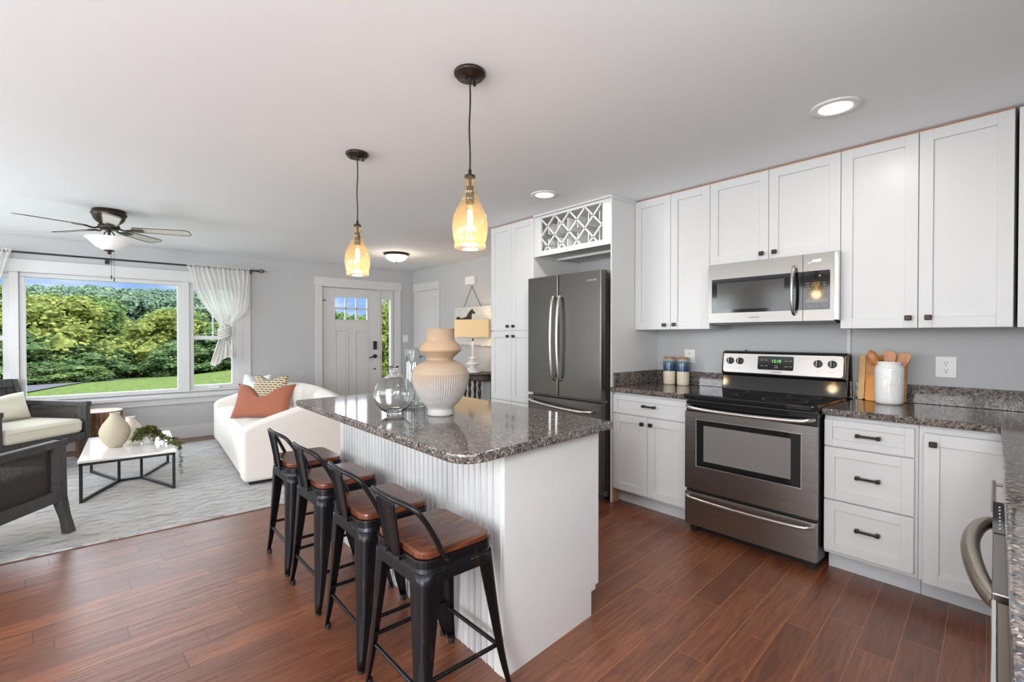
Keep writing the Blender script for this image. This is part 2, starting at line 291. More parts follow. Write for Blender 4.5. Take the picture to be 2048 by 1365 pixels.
# ------------------------------------------------------------------ mesh builder
class MB:
    def __init__(s, off=(0, 0, 0)): s.v = []; s.f = []; s.o = Vector(off); s.smooth = set()
    def add(s, vs, fs, smooth=False):
        b = len(s.v); s.v += [Vector(p)-s.o for p in vs]
        for f in fs:
            if smooth: s.smooth.add(len(s.f))
            s.f.append(tuple(b+i for i in f))
        return s
    def box(s, x0, x1, y0, y1, z0, z1):
        x0, x1 = sorted((x0, x1)); y0, y1 = sorted((y0, y1)); z0, z1 = sorted((z0, z1))
        vs = [(x, y, z) for x in (x0, x1) for y in (y0, y1) for z in (z0, z1)]
        return s.add(vs, [(0, 1, 3, 2), (4, 6, 7, 5), (0, 4, 5, 1), (2, 3, 7, 6), (0, 2, 6, 4), (1, 5, 7, 3)])
    def obox(s, c, ux, uy, uz):     # oriented box, centre and half-axis vectors
        c, ux, uy, uz = map(Vector, (c, ux, uy, uz))
        vs = [c+a*ux+b*uy+d*uz for a in (-1, 1) for b in (-1, 1) for d in (-1, 1)]
        return s.add(vs, [(0, 1, 3, 2), (4, 6, 7, 5), (0, 4, 5, 1), (2, 3, 7, 6), (0, 2, 6, 4), (1, 5, 7, 3)])
    def bar(s, a, b, w, h=None, upv=(0, 0, 1)):
        a, b = Vector(a), Vector(b); d = b-a; L = d.length; d.normalize(); u = Vector(upv)
        if abs(d.dot(u)) > .98: u = Vector((1, 0, 0))
        r = d.cross(u).normalized(); u = r.cross(d); h = h or w
        return s.obox((a+b)/2, d*L/2, r*w/2, u*h/2)
    def lathe(s, prof, c=(0, 0, 0), seg=32, flute=None, sx=1, sy=1):
        c = Vector(c); vs = []; n = len(prof)
        for i, (r, z) in enumerate(prof):
            for k in range(seg):
                a = 2*pi*k/seg; rr = r
                if flute: rr = r*(1+flute(i, k, z))
                vs.append(c+Vector((rr*cos(a)*sx, rr*sin(a)*sy, z)))
        fs = [(i*seg+k, i*seg+(k+1) % seg, (i+1)*seg+(k+1) % seg, (i+1)*seg+k) for i in range(n-1) for k in range(seg)]
        return s.add(vs, fs, True)
    def disc(s, c, r, seg=32, n=(0, 0, 1), sx=1, sy=1):
        c = Vector(c); q = Vector(n).to_track_quat('Z', 'Y')
        vs = [c+q@Vector((r*cos(2*pi*k/seg)*sx, r*sin(2*pi*k/seg)*sy, 0)) for k in range(seg)]
        return s.add(vs, [tuple(range(seg))])
    def cyl(s, a, b, r, r2=None, seg=20, cap=True):
        a, b = Vector(a), Vector(b); r2 = r if r2 is None else r2; q = (b-a).to_track_quat('Z', 'Y')
        e = [q@Vector((cos(2*pi*k/seg), sin(2*pi*k/seg), 0)) for k in range(seg)]
        s.add([a+r*x for x in e]+[b+r2*x for x in e], [(k, (k+1) % seg, seg+(k+1) % seg, seg+k) for k in range(seg)], True)
        if cap: s.add([a+r*x for x in e], [tuple(range(seg))[::-1]]); s.add([b+r2*x for x in e], [tuple(range(seg))])
        return s
    def tube(s, pts, r, seg=10, smooth=2, closed=False):
        pts = [Vector(p) for p in pts]
        for _ in range(smooth):
            q = [pts[0]]
            for a, b in zip(pts, pts[1:]): q += [a.lerp(b, .25), a.lerp(b, .75)]
            q.append(pts[-1]); pts = q
        n = len(pts); rs = r if callable(r) else (lambda t: r); ring = []; prev = None
        for i, p in enumerate(pts):
            d = (pts[min(i+1, n-1)]-pts[max(i-1, 0)]).normalized()
            if prev is None: u = d.orthogonal().normalized()
            else: u = (prev-d*prev.dot(d)).normalized()
            prev = u; w = d.cross(u); rr = rs(i/(n-1))
            ring += [p+rr*(cos(2*pi*k/seg)*u+sin(2*pi*k/seg)*w) for k in range(seg)]
        fs = [(i*seg+k, i*seg+(k+1) % seg, (i+1)*seg+(k+1) % seg, (i+1)*seg+k) for i in range(n-1) for k in range(seg)]
        s.add(ring, fs, True); s.add(ring[:seg], [tuple(range(seg))[::-1]]); s.add(ring[-seg:], [tuple(range(seg))]); return s
    def prism(s, poly, z0, z1):     # polygon in xy
        n = len(poly); vs = [(x, y, z0) for x, y in poly]+[(x, y, z1) for x, y in poly]
        return s.add(vs, [tuple(range(n))[::-1], tuple(range(n, 2*n))]+[(k, (k+1) % n, n+(k+1) % n, n+k) for k in range(n)])
    def grid(s, fn, nu, nv, smooth=True, closeu=False):
        vs = [fn(i/(nu-1) if not closeu else i/nu, j/(nv-1)) for i in range(nu) for j in range(nv)]; fs = []
        for i in range(nu if closeu else nu-1):
            for j in range(nv-1):
                a = i*nv+j; b = ((i+1) % nu)*nv+j; fs.append((a, b, b+1, a+1))
        return s.add(vs, fs, smooth)
    def build(s, name, mat, parent=None, bevel=0, solid=0, seg=2, subsurf=0, loc=None):
        me = bpy.data.meshes.new(name); me.from_pydata([tuple(v) for v in s.v], [], s.f); me.update()
        bm = bmesh.new(); bm.from_mesh(me); bmesh.ops.recalc_face_normals(bm, faces=bm.faces[:]); bm.to_mesh(me); bm.free()
        for i, p in enumerate(me.polygons): p.use_smooth = (i in s.smooth)
        me.materials.append(M[mat] if isinstance(mat, str) else mat)
        o = bpy.data.objects.new(name, me); COL.objects.link(o)
        if parent: o.parent = parent
        if loc: o.location = loc
        if solid: md = o.modifiers.new('thickness', 'SOLIDIFY'); md.thickness = solid; md.offset = 0
        if bevel: md = o.modifiers.new('bevel', 'BEVEL'); md.width = bevel; md.segments = seg; md.limit_method = 'ANGLE'; md.angle_limit = radians(35); md.harden_normals = False
        if subsurf: md = o.modifiers.new('smooth', 'SUBSURF'); md.levels = md.render_levels = subsurf
        return o
def tag(o, label=None, cat=None, group=None, kind=None):
    if label: o['label'] = label
    if cat: o['category'] = cat
    if group: o['group'] = group
    if kind: o['kind'] = kind
    return o
def thing(name, label, cat, loc=(0, 0, 0), rz=0, group=None):
    o = bpy.data.objects.new(name, None); COL.objects.link(o); o.location = loc; o.rotation_euler = (0, 0, rz); o.empty_display_size = .05
    return tag(o, label, cat, group)
def struct(name, mb, mat, **k):
    o = mb.build(name, mat, **k); o['kind'] = 'structure'; return o
def copy_tree(o, parent=None):
    kids = list(o.children); c = o.copy(); COL.objects.link(c); c.parent = parent
    for ch in kids: copy_tree(ch, c)
    return c
def text(name, body, size, parent, mat, loc, rot, extrude=.0004, align='CENTER', off=(0, 0, 0), sx=1.0):
    cu = bpy.data.curves.new(name, 'FONT'); cu.body = body; cu.size = size; cu.extrude = extrude; cu.align_x = align; cu.align_y = 'CENTER'
    cu.materials.append(M[mat]); tmp = bpy.data.objects.new(name, cu); COL.objects.link(tmp); me = bpy.data.meshes.new_from_object(tmp); bpy.data.objects.remove(tmp)
    o = bpy.data.objects.new(name, me); COL.objects.link(o); o.parent = parent
    o.location = Vector(loc)-Vector(off); o.rotation_euler = rot; o.scale = (sx, 1, 1); return o
FACE_X = (pi/2, 0, -pi/2)    # lettering on a surface facing -x

# ================================================================== THE ROOM
CZ = 2.294; YF = 7.0; XK = 3.49; XF = 3.87; XL = -3.2; YB = -.46
struct('floor', MB().box(XL, XF+.2, YB, YF+.15, -.12, 0), 'floor')
struct('ceiling', MB().box(XL, XF+.2, YB, YF+.15, CZ, CZ+.12), 'ceiling')
w = MB()
w.box(XL, -1.28, YF, YF+.15, 0, CZ).box(-1.28, 1.385, YF, YF+.15, 0, .555).box(-1.28, 1.385, YF, YF+.15, 1.90, CZ)
w.box(1.385, 2.405, YF, YF+.15, 0, CZ).box(2.405, 3.53, YF, YF+.15, 1.965, CZ).box(3.53, XF, YF, YF+.15, 0, CZ)
struct('wall_front', w, 'wall')
struct('wall_foyer', MB().box(XF, XF+.15, 3.68, YF, 0, CZ), 'wall')
struct('wall_kitchen', MB().box(XK, XK+.38, YB, 3.68, 0, CZ), 'wall')
struct('wall_left', MB().box(XL-.15, XL, YB, YF+.15, 0, CZ), 'wall')
struct('wall_back', MB().box(XL, XK+.38, YB-.15, YB, 0, CZ), 'wall')
struct('trim_1', MB().box(XK-.012, XK, .878, .896, .965, 1.30), 'trim')      # panel joint strip beside the range
for nm, a, b in (('baseboard_front', XL, 2.31),):
    struct(nm, MB().box(a, b, YF-.016, YF, 0, .155), 'trim', bevel=.004)
struct('baseboard_foyer', MB().box(XF-.016, XF, 3.68, 6.18, 0, .155), 'trim', bevel=.004)
struct('trim_2', MB().box(XL, XF, YF-.012, YF, CZ-.016, CZ), 'wall')

# ---- front window group
def frame_rect(mb, x0, x1, z0, z1, w_, y0, y1):
    mb.box(x0, x1, y0, y1, z0, z0+w_).box(x0, x1, y0, y1, z1-w_, z1).box(x0, x0+w_, y0, y1, z0+w_, z1-w_).box(x1-w_, x1, y0, y1, z0+w_, z1-w_); return mb
yi, yo = YF+.02, YF+.10
def window(name, x0, x1, z0, z1, fwid, bars=(), sill=None):
    o = frame_rect(MB(), x0, x1, z0, z1, fwid, yi, yo)
    f = struct(name, o, 'trim', bevel=.004)
    g = MB().box(x0+fwid-.005, x1-fwid+.005, YF+.055, YF+.059, z0+fwid-.005, z1-fwid+.005).build('pane', 'pane', f); g['kind'] = 'structure'
    for b in bars:
        q = MB().box(*b[:2], YF+.04, YF+.075, *b[2:]).build('muntin', 'trim', f, bevel=.002); q['kind'] = 'structure'
    return f
window('window_1', -.64, .745, .56, 1.90, .045)
for nm, x0, x1, xm in (('window_2', .815, 1.325, 1.07), ('window_3', -1.22, -.71, -.965)):
    wf = window(nm, x0, x1, .585, 1.885, .048, bars=((x0+.04, x1-.04, 1.197, 1.246), (x0+.04, x1-.04, 1.590, 1.604), (xm-.007, xm+.007, 1.246, 1.84)))
    c = MB().box(xm-.06, xm+.06, YF-.004, YF+.03, .588, .612).cyl((xm, YF+.0, .612), (xm-.05, YF-.005, .628), .006).build('crank_handle', 'white', wf); c['kind'] = 'structure'
t = MB()
t.box(.745, .815, YF-.01, yo, .56, 1.90).box(-.71, -.64, YF-.01, yo, .56, 1.90)      # mullions
t.box(1.325, 1.40, YF-.005, yo, .56, 1.90).box(-1.295, -1.22, YF-.005, yo, .56, 1.90)
t.box(.815, 1.325, YF, yo, .56, .585).box(-1.22, -.71, YF, yo, .56, .585).box(.815, 1.325, YF, yo, 1.885, 1.905).box(-1.22, -.71, YF, yo, 1.885, 1.905)
struct('trim_3', t, 'trim', bevel=.004)
t = MB().box(-1.375, 1.485, YF-.022, YF, 1.905, 2.03).box(1.40, 1.485, YF-.022, YF, .53, 1.905).box(-1.375, -1.295, YF-.022, YF, .53, 1.905).box(-1.30, 1.41, YF-.028, YF, 1.90, 1.918)
struct('trim_4', t, 'trim', bevel=.003)
struct('trim_5', MB().box(-1.43, 1.50, YF-.07, YF+.02, .500, .540), 'trim', bevel=.006)
struct('trim_6', MB().box(-1.375, 1.485, YF-.024, YF, .425, .500), 'trim', bevel=.003)

# ---- front door with sidelight
off = (2.85, YF, 0)
d = MB(); Y0, Y1 = YF+.03, YF+.075
d.box(2.415, 2.60, Y0, Y1, .01, 1.952).box(3.10, 3.279, Y0, Y1, .01, 1.952).box(2.60, 3.10, Y0, Y1, 1.822, 1.952).box(2.60, 3.10, Y0, Y1, .01, 1.486)
door = struct('door_1', d, 'trim', bevel=.002)
b_ = frame_rect(MB(), 2.585, 3.115, 1.47, 1.838, .018, Y0-.008, Y0+.01); q = b_.build('lite_frame', 'trim', door, bevel=.002); q['kind'] = 'structure'
for px0, px1 in ((2.60, 2.794), (2.901, 3.114)):
    b_ = frame_rect(MB(), px0, px1, .18, 1.33, .012, Y0-.010, Y0); b_.box(px0+.03, px1-.03, Y0-.005, Y0, .21, 1.30)
    q = b_.build('door_panel', 'trim', door, bevel=.003); q['kind'] = 'structure'
q = MB().box(2.60, 3.10, YF+.05, YF+.054, 1.486, 1.822).build('pane', 'pane', door); q['kind'] = 'structure'
b_ = MB()
for xx in (2.766, 2.934): b_.box(xx-.011, xx+.011, Y0-.002, Y1-.01, 1.486, 1.822)
b_.box(2.60, 3.10, Y0-.002, Y1-.01, 1.645, 1.667)
q = b_.build('muntin', 'trim', door, bevel=.002); q['kind'] = 'structure'
q = MB().box(3.19, 3.245, Y0-.028, Y0, 1.035, 1.165).build('keypad_lock', 'black', door, bevel=.008); q['kind'] = 'structure'
q = MB().cyl((3.218, Y0, .93), (3.218, Y0-.02, .93), .030).cyl((3.218, Y0-.02, .93), (3.218, Y0-.05, .93), .010).tube([(3.218, Y0-.05, .93), (3.17, Y0-.052, .925), (3.115, Y0-.05, .912)], .009).build('door_lever', 'black', door); q['kind'] = 'structure'
q = MB().cyl((3.218, Y0, .735), (3.218, Y0-.012, .735), .013).build('door_stop_button', 'black', door); q['kind'] = 'structure'
q = MB().box(2.395, 2.40, Y0-.01, Y0, 1.72, 1.80).cyl((2.40, Y0-.006, 1.76), (2.47, Y0-.012, 1.76), .006).build('hinge', 'black', door); q['kind'] = 'structure'
s_ = frame_rect(MB(), 3.295, 3.525, .0, 1.962, .038, YF+.02, YF+.09); s_.box(3.333, 3.487, YF+.02, YF+.09, .038, .50)
s_.box(3.333, 3.487, YF+.02, YF+.09, 1.82, 1.924)
sl = struct('window_4', s_, 'trim', bevel=.002)
q = MB().box(3.333, 3.487, YF+.05, YF+.054, .50, 1.82).build('pane', 'pane', sl); q['kind'] = 'structure'
t = MB().box(2.311, 2.405, YF-.02, YF, 0, 1.962).box(3.545, 3.64, YF-.02, YF, 0, 1.962).box(2.30, 3.655, YF-.026, YF, 1.962, 2.09)
t.box(2.405, 2.413, YF, YF+.1, 0, 1.962).box(3.281, 3.295, YF, YF+.1, 0, 1.962).box(2.405, 3.53, YF, YF+.1, 1.955, 1.967).box(2.40, 3.53, YF, YF+.12, 0, .01)
struct('trim_7', t, 'trim', bevel=.003)
# ---- closet door in the foyer wall
d = MB().box(XF-.008, XF, 6.236, 6.762, .005, 1.950); d2 = struct('door_2', d, 'trim')
b_ = MB()
for z0, z1 in ((.2, .9), (1.0, 1.85)):
    for y0, y1 in ((6.30, 6.70),): b_.box(XF-.014, XF-.008, y0, y1, z0, z0+.01).box(XF-.014, XF-.008, y0, y1, z1-.01, z1).box(XF-.014, XF-.008, y0, y0+.01, z0, z1).box(XF-.014, XF-.008, y1-.01, y1, z0, z1)
q = b_.build('door_panel', 'trim', d2); q['kind'] = 'structure'
q = MB().cyl((XF-.008, 6.68, .92), (XF-.05, 6.68, .92), .012).cyl((XF-.045, 6.68, .92), (XF-.06, 6.68, .92), .026).build('door_knob', 'black', d2); q['kind'] = 'structure'
t = MB().box(XF-.022, XF, 6.182, 6.236, 0, 1.955).box(XF-.022, XF, 6.762, 6.93, 0, 1.955).box(XF-.03, XF, 6.17, 6.945, 1.955, 2.075)
struct('trim_8', t, 'trim', bevel=.003)

# ================================================================== KITCHEN CABINETS (faces look along -x)
def shaker(mb, x, y0, y1, z0, z1, rail=.055, t=.019, rec=.009):
    g = .0015; y0, y1 = sorted((y0, y1)); y0 += g; y1 -= g; z0 += g; z1 -= g
    mb.box(x, x+t, y0, y0+rail, z0, z1).box(x, x+t, y1-rail, y1, z0, z1).box(x, x+t, y0+rail, y1-rail, z0, z0+rail).box(x, x+t, y0+rail, y1-rail, z1-rail, z1)
    mb.box(x+rec, x+t, y0+rail, y1-rail, z0+rail, z1-rail); return mb
def knob(parent, x, y, z, off):
    m = MB(off).cyl((x, y, z), (x-.012, y, z), .0055, seg=12); m.box(x-.026, x-.012, y-.0145, y+.0145, z-.013, z+.013)
    return m.build('knob', 'bronze', parent, bevel=.004)
def pull(parent, x, yc, z, L, off):
    m = MB(off)
    for s in (-1, 1): m.box(x-.026, x, yc+s*L/2-.009, yc+s*L/2+.009, z-.010, z+.008)
    m.box(x-.030, x-.018, yc-L/2, yc+L/2, z-.006, z+.006); return m.build('pull_handle', 'bronze', parent, bevel=.003)
def door_part(parent, x, y0, y1, z0, z1, off, rail=.055):
    return shaker(MB(off), x, y0, y1, z0, z1, rail).build('door', 'cab', parent, bevel=.0012, seg=1)
def upper(label, y0, y1, z0, x, doors, knobs, ztop=None, group='white wall cabinets'):
    ztop = ztop or CZ-.012; off = (XK, (y0+y1)/2, z0); c = thing('wall_cabinet', label, 'cabinet', off, group=group)
    MB(off).box(x+.021, XK-.002, y0+.0015, y1-.0015, z0, ztop).build('cabinet_body', 'cabside', c)
    MB(off).box(x+.022, x+.05, y0+.001, y1-.001, ztop, CZ-.001).build('scribe_gap', 'rawwood', c)
    for (a, b), kn in zip(doors, knobs):
        d = door_part(c, x, a, b, z0, ztop, off)
        if kn: knob(d, x, kn[0], kn[1], off)
    return c
XU = 3.17
upper('narrow two-door white wall cabinet left of the microwave, touching the tall fridge panel', 1.616, 2.222, 1.290, XU, [(1.616, 1.915), (1.915, 2.222)], [(1.878, 1.326), (1.958, 1.324)])
upper('short two-door white wall cabinet directly above the microwave', .8505, 1.616, 1.722, XU, [(.8505, 1.2358), (1.2358, 1.616)], [(1.196, 1.763), (1.272, 1.762)])
upper('wide two-door white wall cabinet right of the microwave, above the white crock', .172, .8505, 1.283, XU, [(.172, .511), (.511, .8505)], [(.468, 1.336), (.547, 1.336)])
off = (XK, -.1, 1.283)
c = thing('corner_wall_cabinet', 'white corner wall cabinet cut off by the right edge of the photo', 'cabinet', off)
MB(off).box(XU+.006, XK-.002, YB+.001, .160, 1.283, CZ-.012).build('cabinet_body', 'cabside', c)
# ---- tall pantry
off = (XK, 3.38, 0)
c = thing('pantry_cabinet', 'tall white four-door pantry cabinet left of the refrigerator', 'cabinet', off)
MB(off).box(2.90, XK-.002, 3.069, 3.675, .1, CZ-.012).box(2.94, XK-.002, 3.075, 3.67, 0, .1).build('cabinet_body', 'cabside', c)
MB(off).box(2.905, 2.93, 3.07, 3.674, CZ-.012, CZ-.001).build('scribe_gap', 'rawwood', c)
for (a, b, ky) in ((3.069, 3.372, 3.33), (3.372, 3.675, 3.412)):
    d = door_part(c, 2.88, a, b, 1.294, CZ-.012, off); knob(d, 2.88, ky, 1.333, off)
    d = door_part(c, 2.88, a, b, .64, 1.286, off); knob(d, 2.88, ky, 1.240, off)
    door_part(c, 2.88, a, b, .11, .636, off)
# ---- wine rack above the refrigerator
off = (XK, 2.65, 1.93)
c = thing('wine_rack_cabinet', 'white lattice wine rack cabinet above the refrigerator', 'wine rack', off)
x0 = 2.88; y0, y1, z0, z1 = 2.234, 3.066, 1.93, CZ-.02; oy0, oy1, oz0, oz1 = 2.311, 2.977, 1.972, 2.252
m = MB(off).box(x0, x0+.02, y0, y1, z0, oz0).box(x0, x0+.02, y0, y1, oz1, z1).box(x0, x0+.02, y0, oy0, oz0, oz1).box(x0, x0+.02, oy1, y1, oz0, oz1)
m.build('face_frame', 'cab', c, bevel=.0015)
m = MB(off).box(x0+.02, XK-.002, y0, y1, z1-.015, z1).box(x0+.02, XK-.002, y0, y0+.015, z0+.015, z1).box(x0+.02, XK-.002, y1-.015, y1, z0+.015, z1).box(x0+.02, XK-.002, y0, y1, z0+.015, z0+.03).box(3.26, 3.275, y0, y1, z0+.03, z1)
m.box(3.15, 3.17, y0+.01, y1-.01, z0-.004, z0+.015).box(x0+.02, 3.15, y1-.03, y1-.015, z0, z0+.015)
m.build('cabinet_body', 'cabside', c)
def lattice(x, t, wd, mat, nm):
    m = MB(off); H = oz1-oz0; p = .166; k = -3
    for sgn in (1, -1):
        for i in range(-3, 8):
            ya = oy0+i*p+(.06 if sgn > 0 else .02)
            # clip the 45-degree-ish strip to the opening
            y_lo, z_lo, y_hi, z_hi = (ya, oz0, ya+H*1.0, oz1) if sgn > 0 else (ya, oz1, ya+H*1.0, oz0)
            if y_hi <= oy0 or y_lo >= oy1: continue
            dz = (z_hi-z_lo)/(y_hi-y_lo); a = max(y_lo, oy0); b = min(y_hi, oy1)
            P0 = (x, a, z_lo+(a-y_lo)*dz); P1 = (x, b, z_lo+(b-y_lo)*dz)
            if b-a > .01: m.obox(((P0[0]), (P0[1]+P1[1])/2, (P0[2]+P1[2])/2), (t/2, 0, 0), Vector((0, b-a, P1[2]-P0[2]))*.5, Vector((0, -(P1[2]-P0[2]), b-a)).normalized()*wd/2)
    return m.build(nm, mat, c)
lattice(x0+.012, .010, .013, 'cab', 'lattice'); lattice(3.20, .010, .013, 'cabside', 'rear_lattice')
m = MB(off)
for i in range(6):
    for j in range(2): m.box(x0+.03, 3.25, 2.36+i*.11, 2.368+i*.11, oz0+j*.14, oz0+.10+j*.14)
m.build('divider_slat', 'cabside', c)
# ---- tall side panel right of refrigerator
t = thing('fridge_side_panel', 'full-height white end panel between refrigerator and wall cabinets', 'panel', (3.19, 2.228, 0))
MB((3.19, 2.228, 0)).box(2.88, XK-.002, 2.2235, 2.2335, 0, CZ-.001).build('panel', 'cabside', t, bevel=.001)
MB((3.19, 2.228, 0)).box(2.873, 3.168, 2.217, 2.2235, CZ-.030, CZ-.001).box(2.870, 2.88, 2.2235, 3.06, CZ-.018, CZ-.001).build('ceiling_bead', 'cab', t)
MB((3.19, 2.228, 0)).box(2.895, 2.97, 2.2195, 2.2235, 0, .125).build('raw_edge', 'rawwood', t)

# ---- base cabinets
XB = 2.89; CT = .865
def base_body(c, y0, y1, off, zt=.829, x=XB):
    MB(off).box(x+.020, XK-.002, y0, y1, .10, zt).build('cabinet_body', 'cab', c)
    MB(off).box(x+.095, x+.11, y0, y1, 0, .10).build('toe_kick', 'toekick', c)
off = (3.19, 1.92, 0)
c = thing('base_cabinet', 'white base cabinet with one drawer over two doors, left of the range', 'cabinet', off)
base_body(c, 1.620, 2.215, off)
d = shaker(MB(off), XB, 1.622, 2.215, .676, .812, .036).build('drawer', 'cab', c, bevel=.0012, seg=1); pull(d, XB, 1.905, .750, .085, off)
d = door_part(c, XB, 1.922, 2.215, .112, .670, off); knob(d, XB, 1.957, .622, off)
d = door_part(c, XB, 1.622, 1.922, .112, .670, off); knob(d, XB, 1.888, .624, off)
off = (3.19, .655, 0)
c = thing('drawer_base_cabinet', 'white base cabinet with three drawers, right of the range', 'cabinet', off)
base_body(c, .462, .845, off)
for z0, z1, kz in ((.668, .808, .740), (.390, .664, .528), (.118, .386, .262)):
    d = shaker(MB(off), XB, .473, .844, z0, z1, .048 if z1-z0 > .2 else .036).build('drawer', 'cab', c, bevel=.0012, seg=1); pull(d, XB, .652, kz, .085, off)
off = (3.19, .2, 0)
c = thing('corner_base_cabinet', 'white corner base cabinet door between the three drawers and dishwasher side', 'cabinet', off)
base_body(c, YB+.004, .460, off)
d = door_part(c, XB-.012, .130, .440, .098, .795, off); knob(d, XB-.012, .404, .748, off)
d['label'] = 'slightly ajar shaker door with a dark gap on top'

# ---- right-hand counter run: its front line leans slightly towards the camera
def yl(x, d=0): return -.0155+.0716*x+d
def slab(mb, poly, z0, z1): return mb.prism(poly, z0, z1)
def fillet(poly, corners, r, n=6):
    out = []; N = len(poly)
    for i, p in enumerate(poly):
        if i in corners:
            rr = corners[i] if isinstance(corners, dict) else r
            a, b = Vector(poly[i-1]).to_2d(), Vector(poly[(i+1) % N]).to_2d(); p = Vector(p).to_2d(); u = (a-p).normalized(); v = (b-p).normalized()
            half = u.angle(v)/2; dd = rr/math.tan(half); s = p+u*dd; e = p+v*dd; cen = p+(u+v).normalized()*rr/sin(half)
            a0 = atan2(*(s-cen).yx); a1 = atan2(*(e-cen).yx); da = (a1-a0+pi) % (2*pi)-pi
            out += [(cen.x+rr*cos(a0+da*k/n), cen.y+rr*sin(a0+da*k/n)) for k in range(n+1)]
        else: out.append(tuple(p))
    return out
off = (3.17, 1.9, .83)
c = thing('countertop', 'short granite countertop with the two blue and cream jars', 'countertop', off)
MB(off).box(2.862, XK-.001, 1.605, 2.2215, .8305, CT).build('slab', 'granite', c, bevel=.006)
MB(off).box(3.462, XK-.001, 1.605, 2.2015, CT+.0005, .968).box(2.90, 3.4615, 2.2015, 2.2225, CT+.0005, .968).build('backsplash', 'granite', c, bevel=.002)
off = (3.1, .2, .83)
c = thing('corner_countertop', 'long L-shaped granite countertop running from the range round the right-hand corner', 'countertop', off)
XN = -.62
poly = [(2.862, .848), (2.862, yl(2.862)), (XN, yl(XN)), (XN, YB+.001), (XK-.001, YB+.001), (XK-.001, .848)]
MB(off).prism(poly, .8305, CT).build('slab', 'granite', c, bevel=.005)
MB(off).box(3.462, XK-.001, YB+.022, .848, CT+.0005, .968).box(XN, 3.4615, YB+.001, YB+.022, CT+.0005, .968).build('backsplash', 'granite', c, bevel=.002)
def run_box(x0, x1, d0, d1, z0, z1, off):
    return MB(off).prism([(x0, yl(x0, d0)), (x1, yl(x1, d0)), (x1, yl(x1, d1)), (x0, yl(x0, d1))], z0, z1)
off = (2.0, -.1, 0)
c = thing('sink_base_cabinet', 'white base cabinet with a bronze bar pull beyond the dishwasher', 'cabinet', off)
run_box(1.72, 2.86, -.36, -.035, .1, .829, off).build('cabinet_body', 'cab', c)
run_box(1.72, 2.86, -.36, -.10, 0, .1, off).build('toe_kick', 'toekick', c)
d = run_box(1.73, 2.30, -.034, -.015, .12, .80, off).build('door', 'cab', c, bevel=.002)
MB(off).tube([(2.42, yl(2.42, .018), .72), (2.02, yl(2.02, .018), .72)], .006, smooth=0).cyl((2.38, yl(2.38, -.014), .72), (2.38, yl(2.38, .018), .72), .005).cyl((2.06, yl(2.06, -.014), .72), (2.06, yl(2.06, .018), .72), .005).build('bar_pull', 'bronzebar', d)
off = (1.4, -.1, 0)
c = thing('dishwasher', 'steel dishwasher under the right-hand counter with a bowed handle', 'dishwasher', off)
run_box(1.09, 1.69, -.36, -.02, .1, .827, off).build('tub', 'black', c)
dd = run_box(1.09, 1.69, -.015, .018, .12, .828, off).build('door', 'steel', c, bevel=.003)
cp = run_box(1.42, 1.685, -.010, .0185, .8285, .8295, off).build('control_strip', 'blackgloss', dd)
m = MB(off)
for i in range(7):
    for j in range(2):
        xx = 1.45+i*.03; m.box(xx, xx+.012, yl(xx, -.004+.010*j), yl(xx, -.001+.010*j), .8295, .8299)
m.build('button_marks', 'whiteprint', cp)
run_box(1.09, 1.69, -.09, -.06, .02, .1, off).build('kick_plate', 'black', c)
H = [(1.60, yl(1.60, .010), .80), (1.59, yl(1.59, .030), .80), (1.52, yl(1.52, .046), .80), (1.42, yl(1.42, .053), .80), (1.32, yl(1.32, .048), .80), (1.22, yl(1.22, .036), .80), (1.15, yl(1.15, .022), .80), (1.115, yl(1.115, .010), .80)]
MB(off).tube(H, lambda t: .0125+.003*sin(pi*t), seg=14).build('handle', 'bronzebar', dd)
off = (.8, -.1, 0)
c = thing('brown_metal_undercounter_unit', 'dark brown metal undercounter appliance in the lower right corner', 'appliance', off)
run_box(.40, 1.075, -.36, -.02, .02, .827, off).build('body', 'black', c)
run_box(.41, 1.07, -.018, .014, .05, .822, off).build('door', 'steeldark', c, bevel=.003)
run_box(.41, 1.07, .012, .018, .790, .824, off).build('door_trim', 'chrome', c, bevel=.001)

# ================================================================== RANGE
off = (3.15, 1.225, 0); yr0, yr1 = .853, 1.597
c = thing('kitchen_range', 'stainless steel electric range with black glass cooktop and oven window', 'range', off)
MB(off).box(2.845, 3.45, yr0+.004, yr1-.004, .05, .865).box(2.90, 3.40, yr0+.03, yr1-.03, 0, .05).build('body', 'black', c)
# cooktop
top = fillet([(2.788, yr0-.004), (3.30, yr0-.004), (3.30, yr1+.004), (2.788, yr1+.004)], {0: .03, 3: .03}, .03)
ck = MB(off).prism(top, .846, .880).build('cooktop', 'blackgloss', c, bevel=.009, seg=3)
m = MB(off)
def ring(m, cx, cy, r, z, wd=.0016, seg=56):
    vs = [(cx+rr*cos(2*pi*k/seg), cy+rr*sin(2*pi*k/seg), z) for rr in (r-wd, r+wd) for k in range(seg)]
    m.add(vs, [(k, (k+1) % seg, seg+(k+1) % seg, seg+k) for k in range(seg)])
for cx, cy, r in ((2.93, 1.41, .088), (2.93, 1.05, .112), (3.17, 1.43, .075), (3.17, 1.03, .085)): m = MB(off); ring(m, cx, cy, r, .8806, .0011); m.build('burner_ring', Mat('burner_print', (.35, .33, .31, 1), .4).m, ck)
